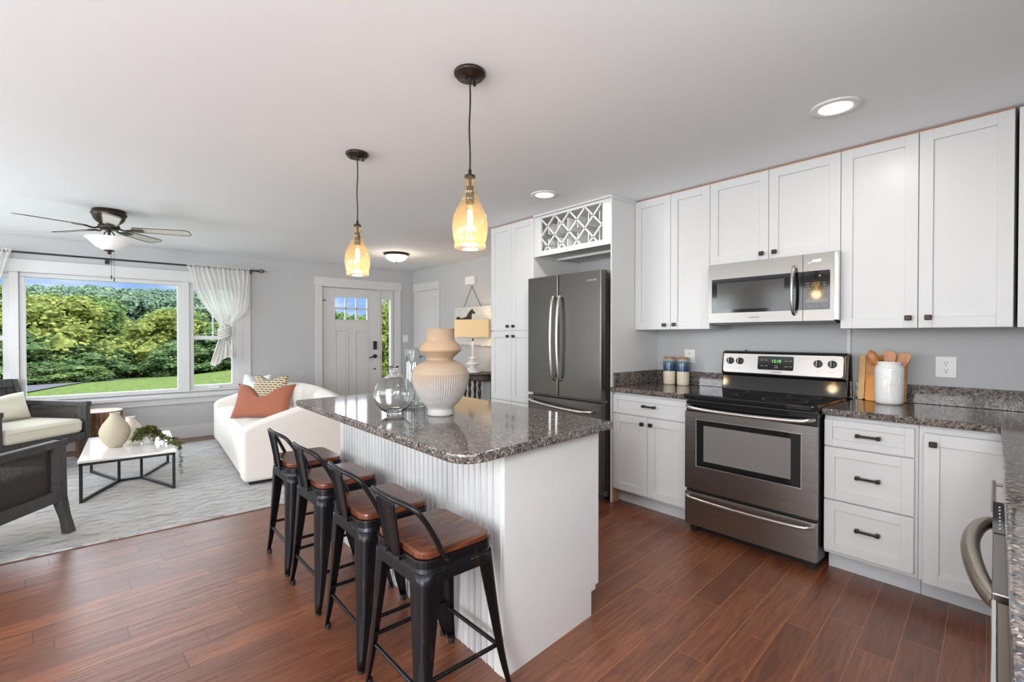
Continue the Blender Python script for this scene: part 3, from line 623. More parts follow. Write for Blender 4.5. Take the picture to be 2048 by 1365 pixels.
# back guard: black riser, steel control panel leaning back
m = MB(off)
prof = [(3.305, .878), (3.325, .975), (3.30, .985), (3.318, 1.130), (3.345, 1.140), (3.43, 1.135), (3.45, .90), (3.45, .868), (3.30, .868)]
n = len(prof); vs = [(x, yr0+.002, z) for x, z in prof]+[(x, yr1-.002, z) for x, z in prof]
m.add(vs, [tuple(range(n)), tuple(range(n, 2*n))[::-1]]+[(k, (k+1) % n, n+(k+1) % n, n+k) for k in range(n)])
bgd = m.build('backguard', 'blackgloss', c, bevel=.007, seg=3)
A = Vector((3.2995, 0, .985)); B = Vector((3.3175, 0, 1.130)); tilt = atan2(B.x-A.x, B.z-A.z); nrm = Vector((-cos(tilt), 0, sin(tilt)))
def on_panel(y, s, d=0):   # s: 0..1 up the panel
    p = A.lerp(B, s); return Vector((p.x, y, p.z))+nrm*d
def panel_plate(y0, y1, s0, s1, d, th, r):
    L = (B-A).length; pts = fillet([(y0, s0*L), (y1, s0*L), (y1, s1*L), (y0, s1*L)], {0: r, 1: r, 2: r, 3: r}, r)
    m = MB(off); n = len(pts)
    vs = [on_panel(y, t/L, d-th) for y, t in pts]+[on_panel(y, t/L, d) for y, t in pts]
    return m.add(vs, [tuple(range(n)), tuple(range(n, 2*n))[::-1]]+[(k, (k+1) % n, n+(k+1) % n, n+k) for k in range(n)])
pp = panel_plate(.868, 1.582, .07, .94, .003, .003, .016).build('control_panel', 'steelrange', c)
dp = panel_plate(1.135, 1.352, .25, .86, .0045, .0015, .010).build('display', 'blackgloss', pp)
def ptext(nm, body, size, y, s, parent, mat, d=.0052):
    o = text(nm, body, size, parent, mat, on_panel(y, s, d), (0, 0, 0), .0003, off=off)
    R = Matrix(((0, sin(tilt), -cos(tilt)), (-1, 0, 0), (0, cos(tilt), sin(tilt)))); o.rotation_euler = R.to_euler(); return o
ptext('clock_digits', '12:10', .026, 1.237, .64, dp, 'digits')
for i, (yy, s, tx) in enumerate(((1.325, .68, 'BAKE'), (1.298, .68, 'BROIL'), (1.325, .42, 'CLEAN'), (1.298, .42, 'TIMER'), (1.178, .66, 'COOK'), (1.152, .66, 'STOP'), (1.178, .42, 'CLOCK'), (1.152, .42, 'START'), (1.237, .44, 'DOOR'), (1.237, .36, 'LOCKED'))):
    ptext('button_text', tx, .0065, yy, s, dp, 'whiteprint')
ptext('maker_lettering', 'FRIGIDAIRE', .0125, 1.235, .155, pp, 'black', .0035)
for yy in (1.535, 1.470, 1.000, .925):
    k = MB(off).cyl(on_panel(yy, .60, .003), on_panel(yy, .60, .018), .0235, .021, seg=28)
    kk = k.build('knob', 'black', c)
    m = MB(off); p = on_panel(yy, .60, .018); u = (B-A).normalized(); m.obox(p+nrm*.006, nrm*.007, Vector((0, .005, 0)), u*.019); m.build('knob_grip', 'black', kk, bevel=.002)
    m = MB(off); m.obox(p+nrm*.0135, nrm*.0006, Vector((0, .0016, 0)), u*.017); m.build('pointer', 'whiteprint', kk)
    ptext('knob_text', 'OFF', .006, yy, .83, pp, 'black', .0035); ptext('burner_mark', 'o', .012, yy, .28, pp, 'black', .0035)
m = MB(off).cyl((3.38, 1.46, 1.136), (3.38, 1.46, 1.146), .008); m.build('vent_cap', 'black', c)
# oven door
m = MB(off); m.box(2.828, 2.848, yr0+.004, yr1-.004, .768, .832); m.build('vent_band', 'blackgloss', c, bevel=.003)
m = MB(off); wy0, wy1, wz0, wz1 = .930, 1.518, .432, .718
m.box(2.818, 2.846, yr0+.002, yr1-.002, wz1, .768).box(2.818, 2.846, yr0+.002, yr1-.002, .282, wz0).box(2.818, 2.846, yr0+.002, wy0, wz0, wz1).box(2.818, 2.846, wy1, yr1-.002, wz0, wz1)
od = m.build('oven_door', 'steelrange', c)
m = MB(off)
fw_ = .005
m.box(2.8155, 2.8185, wy0-fw_, wy1+fw_, wz1, wz1+fw_).box(2.8155, 2.8185, wy0-fw_, wy1+fw_, wz0-fw_, wz0).box(2.8155, 2.8185, wy0-fw_, wy0, wz0, wz1).box(2.8155, 2.8185, wy1, wy1+fw_, wz0, wz1).build('window_trim', 'chrome', od, bevel=.001)
MB(off).box(2.821, 2.826, wy0, wy1, wz0, wz1).build('window_glass', 'blackgloss', od)
MB(off).box(2.8195, 2.8209, wy0+.05, wy1-.045, wz0+.035, wz1-.03).build('inner_window', Mat('oven_inner_glass', (.20, .19, .18, 1), .07).m, od)
hy0, hy1 = .872, 1.578
MB(off).tube([(2.825, hy1, .805), (2.790, hy1-.012, .800), (2.776, hy1-.07, .792), (2.772, (hy0+hy1)/2, .786), (2.776, hy0+.07, .792), (2.790, hy0+.012, .800), (2.825, hy0, .805)], .0125, seg=14).build('oven_handle', 'steelbar', od)
m = MB(off).box(2.818, 2.846, yr0+.002, yr1-.002, .053, .262); dr = m.build('storage_drawer', 'steelrange', c, bevel=.004)
MB(off).tube([(2.822, hy1, .240), (2.792, hy1-.012, .238), (2.780, hy1-.07, .232), (2.777, (hy0+hy1)/2, .226), (2.780, hy0+.07, .232), (2.792, hy0+.012, .238), (2.822, hy0, .240)], .0095, seg=14).build('drawer_handle', 'steelbar', dr)
MB(off).box(2.86, 2.95, yr0+.02, yr0+.06, 0, .05).box(2.86, 2.95, yr1-.06, yr1-.02, 0, .05).build('levelling_leg', 'black', c)

# ================================================================== MICROWAVE
off = (3.3, 1.225, 1.325); xm = 3.12; my0, my1, mz0, mz1 = .845, 1.598, 1.330, 1.7185
c = thing('microwave', 'stainless over-the-range microwave with a bowed vertical handle', 'microwave', off)
MB(off).box(xm+.03, XK-.002, my0+.003, my1-.003, mz0, mz1).build('body', 'black', c)
MB(off).box(xm+.03, 3.44, my0+.02, my1-.02, mz0-.012, mz0).build('vent_grille', 'black', c)
ys = 1.026; m = MB(off); wy0, wy1, wz0, wz1 = 1.028, 1.575, 1.394, 1.618
m.box(xm, xm+.03, ys, my1, wz1, mz1).box(xm, xm+.03, ys, my1, mz0, wz0).box(xm, xm+.03, wy1, my1, wz0, wz1)
md = m.build('door', 'steel', c)
MB(off).box(xm+.001, xm+.028, ys, wy1, wz0, wz1).build('window_glass', 'blackgloss', md)
MB(off).box(xm+.0004, xm+.001, ys+.10, wy1-.035, wz0+.022, wz1-.028).build('window_mesh', Mat('microwave_mesh', (.05, .047, .043, 1), .12).m, md)
MB(off).tube([(xm+.002, 1.068, wz1+.035), (xm-.022, 1.068, wz1+.030), (xm-.042, 1.068, 1.58), (xm-.048, 1.068, 1.506), (xm-.042, 1.068, 1.43), (xm-.022, 1.068, wz0-.018), (xm+.002, 1.068, wz0-.023)], .0095, seg=12).build('handle', 'steelbar', md)
m = MB(off).box(xm, xm+.03, my0+.022, ys-.003, mz0, mz1); cp = m.build('control_housing', 'steel', c)
MB(off).box(xm-.004, xm+.03, my0, my0+.022, mz0+.002, mz1-.001).build('end_cap', 'chrome', c, bevel=.004)
pts = fillet([(.886, wz0), (ys-.003, wz0), (ys-.003, wz1), (.886, wz1)], {0: .008, 3: .008}, .008)
n = len(pts); MB(off).add([(xm+.001, y, z) for y, z in pts]+[(xm-.0012, y, z) for y, z in pts], [tuple(range(n)), tuple(range(n, 2*n))[::-1]]+[(k, (k+1) % n, n+(k+1) % n, n+k) for k in range(n)]).build('keypad', 'blackgloss', cp)
xk_ = xm-.0016
def kt(tx, size, y, z, mat='whiteprint'): text('key_text', tx, size, cp, mat, (xk_, y, z), FACE_X, .0002, off=off)
kt(':0', .016, .938, 1.588)
for r, row in enumerate((('POPCORN', 'POTATO', 'PIZZA', 'REHEAT'), ('COOK', 'DEFROST', 'SOFT', 'MELT'))):
    for q_, tx in enumerate(row): kt(tx, .0048, .998-q_*.028, 1.548-r*.013)
for r, row in enumerate(('123', '456', '789')):
    for q_, tx in enumerate(row): kt(tx, .009, .990-q_*.037, 1.518-r*.018)
kt('0', .009, .953, 1.464); kt('POWER', .005, .990, 1.464); kt('TIMER', .005, .916, 1.464)
for q_ in range(3):
    yy = .990-q_*.037; m = MB(off)
    for (a, b, e, f) in ((yy-.016, yy+.016, 1.438, 1.4392), (yy-.016, yy+.016, 1.4528, 1.454), (yy-.016, yy-.0148, 1.438, 1.454), (yy+.0148, yy+.016, 1.438, 1.454)): m.box(xk_-.0002, xk_+.0004, a, b, e, f)
    m.build('key_outline', 'whiteprint', cp); kt(('STOP', 'CLOCK', 'START')[q_], .0058, yy, 1.446)
for q_, tx in enumerate(('VENT', 'HI/LO', 'LIGHT')): kt(tx, .005, .990-q_*.037, 1.415)
text('maker_lettering', 'SAMSUNG', .014, md, 'greyprint', (xm-.0004, 1.30, 1.360), FACE_X, .0002, off=off)
m = MB(off); m.add([(xm-.0006, 1.0-a, z) for a, z in ((.0, 1.664), (.012, 1.662), (.016, 1.668), (.068, 1.668), (.072, 1.684), (.030, 1.684), (.020, 1.672), (.0, 1.668))], [tuple(range(8))]); m.build('energy_sticker', 'white', cp, solid=.0006)

# ================================================================== REFRIGERATOR
off = (3.15, 2.655, 0); fx = 2.800; fy0, fy1, fc = 2.256, 3.058, 2.697
c = thing('refrigerator', 'stainless french-door refrigerator with bottom freezer drawer', 'refrigerator', off)
MB(off).box(fx+.075, 3.46, fy0+.004, fy1-.004, .03, 1.715).build('body', Mat('fridge_side_grey', (.13, .12, .11, 1), .45, .6).m, c, bevel=.004)
def fdoor(y0, y1, z0, z1, nm):
    m = MB(off)
    pts = fillet([(fx+.070, y0), (fx, y0), (fx, y1), (fx+.070, y1)], {1: .012, 2: .012}, .012)
    m.prism(pts, z0, z1); return m.build(nm, 'steelfridge', c, bevel=.0015, seg=1)
dl_ = fdoor(fc+.003, fy1, .762, 1.735, 'door'); dr_ = fdoor(fy0, fc-.003, .762, 1.735, 'door'); fz = fdoor(fy0, fy1, .08, .738, 'freezer_drawer')
def fh(parent, y):
    MB(off).tube([(fx, y, 1.560), (fx-.028, y, 1.556), (fx-.046, y, 1.45), (fx-.056, y, 1.24), (fx-.046, y, 1.03), (fx-.028, y, .895), (fx, y, .89)], .013, seg=12).build('handle', 'steelbar', parent)
fh(dl_, fc+.036); fh(dr_, fc-.036)
MB(off).tube([(fx, fy1-.04, .700), (fx-.030, fy1-.05, .700), (fx-.045, fy1-.15, .690), (fx-.055, (fy0+fy1)/2, .672), (fx-.045, fy0+.17, .664), (fx-.030, fy0+.09, .668), (fx, fy0+.08, .668)], .013, seg=12).build('handle', 'steelbar', fz)
MB(off).box(fx+.03, fx+.20, fy0+.01, fy0+.30, 1.716, 1.742).build('hinge_cover', 'steelbar', c, bevel=.004)
text('maker_lettering', 'SAMSUNG', .020, dr_, 'steelbar', (fx-.0006, 2.345, 1.664), FACE_X, .0006, off=off)
MB(off).box(fx+.08, fx+.12, fy0+.03, fy1-.03, 0, .03).build('base_grille', 'black', c)

# ================================================================== ISLAND
def sh(x, y): return y+.10*(x-.86)        # the island's short sides run slightly askew
off = (1.38, 2.13, 0)
c = thing('kitchen_island', 'white kitchen island base with beadboard back and plain end panel', 'island', off)
ix0, ix1 = 1.100, 1.700
iy0, iy1 = 1.300, 2.86
def ip(x0, x1, y0, y1): return [(x0, sh(x0, y0)), (x1, sh(x1, y0)), (x1, sh(x1, y1)), (x0, sh(x0, y1))]
MB(off).prism(ip(ix0+.014, ix1-.02, iy0+.02, iy1-.02), .10, .829).prism(ip(ix0+.014, ix1-.085, iy0+.02, iy1-.02), 0, .10).build('body', 'cab', c)
# end panel notched for the toe kick
m = MB(off)
m.prism(ip(ix0, ix1-.0, iy0, iy0+.018), .125, .829).prism(ip(ix0, ix1-.055, iy0, iy0+.018), 0, .125)
m.prism([(ix1-.055, sh(ix1-.055, iy0)), (ix1-.055, sh(ix1-.055, iy0+.018)), (ix1-.02, sh(ix1, iy0+.018)), (ix1-.02, sh(ix1, iy0))], .105, .125)
m.build('end_panel', 'cabside', c)
MB(off).prism(ip(ix0, ix1, iy1-.018, iy1), .0, .829).build('end_panel', 'cabside', c)
# beadboard: ridged strip profile extruded vertically
n = 38; pts = []; ya, yb = iy0+.055, iy1-.03; pw = (yb-ya)/n
for k in range(n):
    y = ya+k*pw
    for a, b in ((0, 0), (.010, 0), (.012, .008), (.0145, .008), (.0165, -.0035), (.0215, -.0035), (.0235, .008), (.026, .008), (.028, 0)):
        pts.append((ix0+.002+b, y+a*pw/.041+.0001))
pts = [(x, sh(ix0, y)) for x, y in pts]+[(ix0+.014, sh(ix0, yb)), (ix0+.014, sh(ix0, ya))]
MB(off).prism(pts, 0, .829).build('beadboard', 'cab', c)
for a, b in ((iy0+.018, iy0+.060), (iy1-.055, iy1-.018)): MB(off).box(ix0-.004, ix0+.014, sh(ix0, a), sh(ix0, b), 0, .829).build('corner_trim', 'cab', c, bevel=.002)
for y0 in (1.34, 1.72, 2.10, 2.48):
    m = MB(off); m.prism([(ix1-.019, sh(ix1, y0)), (ix1+.0, sh(ix1, y0)), (ix1+.0, sh(ix1, y0+.37)), (ix1-.019, sh(ix1, y0+.37))], .125, .80); m.build('door', 'cab', c, bevel=.002)
off = (1.28, 2.1, .83)
c = thing('island_countertop', 'polished granite island countertop with overhang above the stools', 'countertop', off)
cor = [(.850, 1.222), (1.722, 1.314), (1.722, 3.06), (.862, 2.965)]
poly = fillet(cor, {0: .085, 1: .02, 2: .02, 3: .02}, .05)
MB(off).prism(poly, .8305, .865).build('slab', 'granite', c, bevel=.008, seg=3)

# ================================================================== THINGS ON THE COUNTERS
def lathe_obj(name, prof, mat, parent, seg=40, c=(0, 0, 0), solid=0, flute=None, sx=1, sy=1): return MB().lathe(prof, c, seg, flute, sx, sy).build(name, mat, parent, solid=solid)
ZC = .8655
def jar(x, y, label):
    c = thing('canister', label, 'jar', (x, y, ZC), group='blue and cream jars by the range')
    c.scale = (.93, .93, 1)
    lathe_obj('lower_glaze', [(0, 0), (.043, 0), (.049, .008), (.050, .105)], Mat('cream_glaze', lin(232, 220, 198), .25).m, c)
    lathe_obj('upper_glaze', [(.0502, .105), (.0503, .165), (.047, .184), (.039, .194), (.038, .200)], 'blueglaze', c)
    lathe_obj('lid', [(0, .198), (.041, .198), (.0425, .202), (.0425, .210), (.041, .213), (0, .213)], 'spoonwood', c)
def blue():
    m = Mat('blue_reactive_glaze', rough=.15); n = m.noise(m.coord(), 28, 4); z = m.n('ShaderNodeSeparateXYZ', {0: m.coord()}).outputs[2]
    c = m.ramp(m.math('ADD', z, m.math('MULTIPLY', n, .02)), [(.112, lin(42, 66, 104)), (.15, lin(58, 84, 116)), (.185, lin(88, 118, 128)), (.205, lin(190, 196, 186))])
    m.set('Base Color', c); return m.m
M['blueglaze'] = blue()
jar(3.376, 2.045, 'left one of two blue and cream lidded jars, nearer the fridge panel')
jar(3.385, 1.934, 'right one of two blue and cream lidded jars, nearer the range')
c = thing('utensil_crock', 'glossy white embossed ceramic crock holding wooden utensils', 'crock', (3.327, .657, ZC))
c.scale = (0.82, 0.82, 1)
def crockz(i, k, z): return 0
lathe_obj('crock_body', [(0, .001), (.068, 0), (.076, .006), (.080, .018), (.081, .06), (.081, .196), (.077, .208), (.067, .217), (.066, .222), (.070, .226), (.070, .233), (.066, .236), (.061, .232), (.060, .20), (.060, .03), (0, .02)], Mat('gloss_white_ceramic', lin(240, 239, 238), .12).m, c, 56)
# embossed lettering bent round the crock
em = Mat('embossed_ceramic', lin(236, 234, 232), .15).m
M['emboss'] = em
fa = atan2(-.657, -3.327)+.22
def emboss(body, z, size, r=.0812):
    n = len(body)
    for i, ch in enumerate(body):
        a = fa+(i-(n-1)/2)*size*.62/r
        o = text('embossed_letter', ch, size, c, 'emboss', (r*cos(a), r*sin(a), z), (pi/2, 0, a+pi/2), .0018)
emboss('Dairy', .150, .038); emboss('FRESH', .185, .014); emboss('MILK', .118, .016)
m = MB()
for zz, a0, a1 in ((.105, -.5, .5), (.098, -.42, .42), (.198, -.3, .3)):
    m.tube([(.0812*cos(fa+a0+(a1-a0)*k/8), .0812*sin(fa+a0+(a1-a0)*k/8), zz+.006*cos(pi*(k/8-.5))) for k in range(9)], .0011, seg=6, smooth=0)
m.build('embossed_line', 'emboss', c)
def utensil(kind, dx, dy, lean, rz, h, label, nm):
    t = thing(nm, label, 'utensil', (3.327+dx*.3, .657+dy*.3, ZC+.024), 0, 'wooden utensils in the crock')
    top = Vector((dx+lean[0], dy+lean[1], h)); base = Vector((-(dx)*.2, -(dy)*.2, .0))
    MB().tube([base, base.lerp(top, .5), top], .0055, seg=8).build('handle', 'spoonwood', t)
    m = MB(); ax = (top-base).normalized(); side = Vector((-sin(rz), cos(rz), 0)); fr = ax.cross(side).normalized(); L, Wd, th = (.075, .024, .006)
    if kind == 'spoon':
        m.grid(lambda u, v: top+ax*(L*.5-L*.55*cos(pi*v))+side*(Wd*sin(pi*v)*cos(2*pi*u))+fr*(th*sin(pi*v)*sin(2*pi*u)+.008*sin(pi*v)), 18, 14, closeu=True)
        m.build('bowl', 'spoonwood', t)
    else:
        pts = [(-.014, -.01), (.014, -.01), (.027, .03), (.030, .075), (-.002, .083), (-.028, .066), (-.026, .03)]
        vs = [top+side*a+ax*b+fr*d for d in (-.003, .003) for a, b in pts]; n = len(pts)
        m.add(vs, [tuple(range(n)), tuple(range(n, 2*n))[::-1]]+[(k, (k+1) % n, n+(k+1) % n, n+k) for k in range(n)]); m.build('blade', 'spoonwood', t, bevel=.0015)
utensil('spoon', -.008, .022, (-.01, .030), .35, .196, 'wooden spoon leaning left in the white crock', 'wooden_spoon')
utensil('spoon', .022, .028, (.0, .034), .1, .186, 'wooden spoon half hidden behind the leftmost spoon in the crock', 'wooden_spoon')
utensil('blade', .008, .0, (.0, .0), .2, .190, 'broad flat wooden spatula standing in the middle of the crock', 'wooden_spatula')
utensil('blade', .020, -.016, (.0, -.026), .1, .182, 'wooden turner leaning right in the white crock', 'wooden_turner')
c = thing('cutting_board', 'large striped bamboo cutting board leaning on the backsplash behind the crock', 'cutting board', (3.42, .70, ZC))
def board(c, y0, y1, z1, xb, xt, mat, nm, th=.012, z0=0):
    m = MB((3.42, .70, ZC)); pts = fillet([(y0, z0), (y1, z0), (y1, z1), (y0, z1)], {0: .012, 1: .012, 2: .015, 3: .015}, .01); n = len(pts)
    f = lambda y, z, d: (xb+(xt-xb)*z/z1+d, y, ZC+z+.0008)
    m.add([f(y, z, 0) for y, z in pts]+[f(y, z, th) for y, z in pts], [tuple(range(n)), tuple(range(n, 2*n))[::-1]]+[(k, (k+1) % n, n+(k+1) % n, n+k) for k in range(n)]); return m.build(nm, mat, c, bevel=.002)
board(c, .600, .796, .262, 3.425, 3.470, 'bamboo', 'board'); board(c, .797, .830, .262, 3.425, 3.470, 'lightbamboo', 'light_stripe')
m = MB((3.42, .70, ZC)); m.obox((3.4618, .715, ZC+.228), (.0015, 0, 0), (0, .032, 0), (0, 0, .007)); m.build('slot', 'gap', c, bevel=.004)
c = thing('cutting_board', 'small amber bamboo board standing between large board and white crock', 'cutting board', (3.40, .72, ZC))
m = MB((3.40, .72, ZC)); pts = fillet([(.69, 0), (.782, 0), (.782, .155), (.69, .155)], {0: .01, 1: .01, 2: .04, 3: .04}, .01); n = len(pts)
f = lambda y, z, d: (3.385+.03*z/.155+d, y, ZC+z+.0008)
m.add([f(y, z, 0) for y, z in pts]+[f(y, z, .010) for y, z in pts], [tuple(range(n)), tuple(range(n, 2*n))[::-1]]+[(k, (k+1) % n, n+(k+1) % n, n+k) for k in range(n)]); m.build('board', Mat('amber_bamboo', lin(226, 146, 40), .3).m, c, bevel=.002)

def outlet(label, x, y, z, two=1, w=.088, h=.114):
    off = (x, y, z); c = thing('wall_outlet', label, 'outlet', off)
    MB(off).box(x-.006, x-.0002, y-w/2, y+w/2, z-h/2, z+h/2).build('cover_plate', 'white', c, bevel=.003)
    for s in (-1, 1):
        rc = MB(off).cyl((x-.0085, y, z+s*.021), (x-.005, y, z+s*.021), .0165, seg=24).build('socket', 'white', c)
        m = MB(off); 
        for q in (-1, 1): m.box(x-.0092, x-.008, y+q*.006-.0012, y+q*.006+.0012, z+s*.021, z+s*.021+.009)
        m.cyl((x-.0092, y, z+s*.021-.008), (x-.008, y, z+s*.021-.008), .003, seg=10); m.build('slots', 'black', rc)
outlet('white double socket outlet on the wall right of the white crock', XK, .4415, 1.073)
outlet('white socket outlet on the wall behind the two blue jars', XK, 1.936, 1.085, h=.105)
off = (3.728, YF, 1.20); c = thing('light_switch', 'white double light switch plate between front door and foyer corner', 'light switch', off)
MB(off).box(3.68, 3.777, YF-.006, YF-.0002, 1.145, 1.255).build('cover_plate', 'white', c, bevel=.003)
for q in (3.707, 3.75): MB(off).box(q-.006, q+.006, YF-.014, YF-.006, 1.188, 1.212).build('toggle', 'white', c, bevel=.002)
off = (XF, 5.355, 2.0); c = thing('door_chime', 'small white chime box high on the foyer wall', 'chime box', off)
MB(off).box(XF-.05, XF-.0002, 5.25, 5.46, 1.945, 2.06).build('box', 'white', c, bevel=.006)

# ---- vases on the island
off = (1.231, 1.963, ZC)
c = thing('terracotta_vase', 'large whitewashed tan vase with fluted belly and stacked neck', 'vase', off)
P_ = [(0, .004), (.058, .0), (.062, .004), (.061, .022), (.059, .030), (.064, .038), (.088, .062), (.114, .100), (.130, .140), (.1375, .180), (.1375, .198), (.134, .205), (.122, .225), (.100, .245), (.072, .258), (.058, .263), (.062, .274), (.082, .292), (.098, .306), (.100, .312), (.098, .320), (.084, .340), (.070, .354), (.067, .362), (.066, .405), (.068, .412), (.062, .412), (.058, .400), (.058, .360)]
def refine(P, n=3):
    out = []
    for a, b in zip(P, P[1:]): out += [(a[0]+(b[0]-a[0])*k/n, a[1]+(b[1]-a[1])*k/n) for k in range(n)]
    return out+[P[-1]]
NF = 72
def flute(i, k, z):
    a = min(1, max(0, (z-.036)/.012))*min(1, max(0, (.200-z)/.004)); return -.034*a*(1 if k % 4 in (0,) else (.35 if k % 4 in (1, 3) else 0))
MB().lathe(refine(P_, 4), (0, 0, 0), NF*4, flute).build('vase_body', 'bigvase', c)
c = thing('glass_flask_vase', 'round clear glass flask vase in front of the glass cylinder', 'vase', (1.062, 2.108, ZC))
lathe_obj('vase_body', [(0, .004), (.030, .004), (.034, .0), (.036, .003), (.033, .010), (.055, .022), (.080, .048), (.094, .080), (.096, .105), (.090, .135), (.072, .162), (.045, .182), (.026, .193), (.020, .203), (.020, .225), (.025, .232), (.023, .2325), (.018, .225), (.0175, .205), (.023, .196), (.042, .184), (.069, .163), (.087, .135), (.0925, .105), (.0905, .080), (.077, .051), (.054, .027), (.030, .016), (0, .013)], 'vaseglass', c, 56)
c = thing('glass_cylinder_vase', 'tall clear glass cylinder vase half hidden behind the terracotta vase', 'vase', (1.262, 2.262, ZC))
lathe_obj('vase_body', [(0, .012), (.050, .012), (.052, .02), (.0525, .308), (.0555, .312), (.0565, .310), (.0555, .02), (.054, .002), (.050, 0), (0, 0)], 'clear', c, 48)

# ================================================================== BAR STOOLS
def make_stool():
    r = thing('bar_stool', 'x', 'bar stool')
    Z = .548; hx, hy, cx = .143, .160, -.020
    def rr(sx, sy, r_, z, n=6):
        return [(cx+x, y, z) for x, y in fillet([(-sx, -sy), (sx, -sy), (sx, sy), (-sx, sy)], {0: r_, 1: r_, 2: r_, 3: r_}, r_, n)]
    m = MB(); lv = [(.545, .004), (.543, 0), (.520, .001), (.517, -.002), (.500, .002), (.472, .006)]; n = None
    rings = [rr(hx+d, hy+d, .045, z) for z, d in lv]; n = len(rings[0])
    m.add([p for q in rings for p in q], [(i*n+k, i*n+(k+1) % n, (i+1)*n+(k+1) % n, (i+1)*n+k) for i in range(len(lv)-1) for k in range(n)], False)
    m.add(rings[0], [tuple(range(n))]); m.build('seat_pan', 'stoolmetal', r, solid=.003)
    pr_ = fillet([(cx-hx+.002, -hy+.002), (cx+hx-.002, -hy+.002), (cx+hx-.002, hy-.002), (cx-hx+.002, hy-.002)], {0: .045, 1: .045, 2: .045, 3: .045}, .045)
    MB().prism(pr_, .546, .570).build('seat', 'seatwood', r, bevel=.006, seg=3)
    foot = .188
    for sx in (-1, 1):
        for sy in (-1, 1):
            m = MB(); N = 14
            def leg(u, v, sx=sx, sy=sy):
                t = v; z = .505*(1-t)+.012*t
                e = t*.86+.14*max(0, (t-.70)/.30)**1.6
                Tx, Ty = cx+sx*(hx+.001), sy*(hy+.001); Fx, Fy = sx*foot, sy*foot
                px, py = Tx+(Fx-Tx)*e, Ty+(Fy-Ty)*e
                w = .052*(1-t)**.9+.020+(.030*max(0, 1-t*14)**2)
                s = (u-.5)*2                    # -1..1 around the corner
                k = .30; rad = min(.03, w*.55)
                if abs(s) < k:
                    a = (s/k)*pi/4+pi/4
                    ox, oy = -rad+rad*sin(pi/2-a), -rad+rad*sin(a)
                else:
                    q = (abs(s)-k)/(1-k)*(w-rad)
                    ox, oy = (0, -rad-q) if s < 0 else (-rad-q, 0)
                rib = .004*sin(pi*min(1, max(0, (t-.45)/.5)))*(1 if abs(s) < .12 else 0)
                return (px+sx*(ox-rib), py+sy*(oy-rib), z)
            m.grid(leg, 17, N); lg = m.build('leg', 'stoolmetal', r, solid=.0035)
            MB().cyl((sx*(foot-.012), sy*(foot-.012), 0), (sx*(foot-.012), sy*(foot-.012), .022), .013, .012, 14).build('foot_cap', 'black', lg)
    def at(sx, sy, z):
        t = (.505-z)/.493; e = t*.86+.14*max(0, (t-.70)/.30)**1.6; return Vector(((cx+sx*(hx+.001))*(1-e)+sx*foot*e-sx*.010, sy*((hy+.001)*(1-e)+foot*e-.010), z))
    for a, b, z in (((-1, -1), (-1, 1), .155), ((1, -1), (1, 1), .155), ((-1, -1), (1, -1), .175), ((-1, 1), (1, 1), .175)):
        MB().tube([at(*a, z), at(*b, z)], .0075, seg=10, smooth=0).build('stretcher', 'stoolmetal', r)
    bolt = (-.080, .538); tx, tz = -.192, .722
    pts = [(bolt[0], -hy-.006, bolt[1]), (tx+.060, -.160, tz-.075), (tx+.022, -.150, tz-.018), (tx+.004, -.120, tz-.003), (tx-.008, -.075, tz+.002), (tx-.012, 0, tz+.003), (tx-.008, .075, tz+.002), (tx+.004, .120, tz-.003), (tx+.022, .150, tz-.018), (tx+.060, .160, tz-.075), (bolt[0], hy+.006, bolt[1])]
    bt = MB().tube(pts, .0088, seg=12, smooth=3).build('back_tube', 'stoolmetal', r)
    m = MB()
    for s in (-1, 1): m.cyl((bolt[0], s*(hy+.004), bolt[1]), (bolt[0], s*(hy+.020), bolt[1]), .007, .006, 12)
    for s in (-1, 1): m.cyl((cx-hx-.002, s*.042, .531), (cx-hx-.016, s*.042, .531), .007, .006, 12)
    m.build('bolt', 'black', r)
    # pressed-steel back splat
    def splat(u, v):
        z = .520+(tz-.520)*v; x = (cx-hx-.006)+(tx-.010-(cx-hx-.006))*v**1.2; w = .048+.012*v; y = (u-.5)*2*w
        e = .006*(1-min(1, abs(abs(y)-w*.55)/(.006)))
        return (x+max(0, e)-(.008 if abs(u-.5) > .48 else 0), y, z)
    MB().grid(splat, 33, 10).build('back_splat', 'stoolmetal', r, solid=.0025)
    return r
st = make_stool()
SL = ['nearest black metal bar stool with reddish-brown wooden seat, at the front', 'second nearest black metal bar stool with brown wooden seat', 'third nearest black metal bar stool with greyish wooden seat', 'farthest black metal bar stool beside the white sofa']
for i, (x, y, a) in enumerate(((.897, 1.447, .02), (.897, 1.868, -.01), (.898, 2.350, .02), (.900, 2.806, 0))):
    o = st if i == 0 else copy_tree(st)
    o.location = (x, y, .0003); o.rotation_euler = (0, 0, a); o['label'] = SL[i]; o['group'] = 'bar stools along the island'

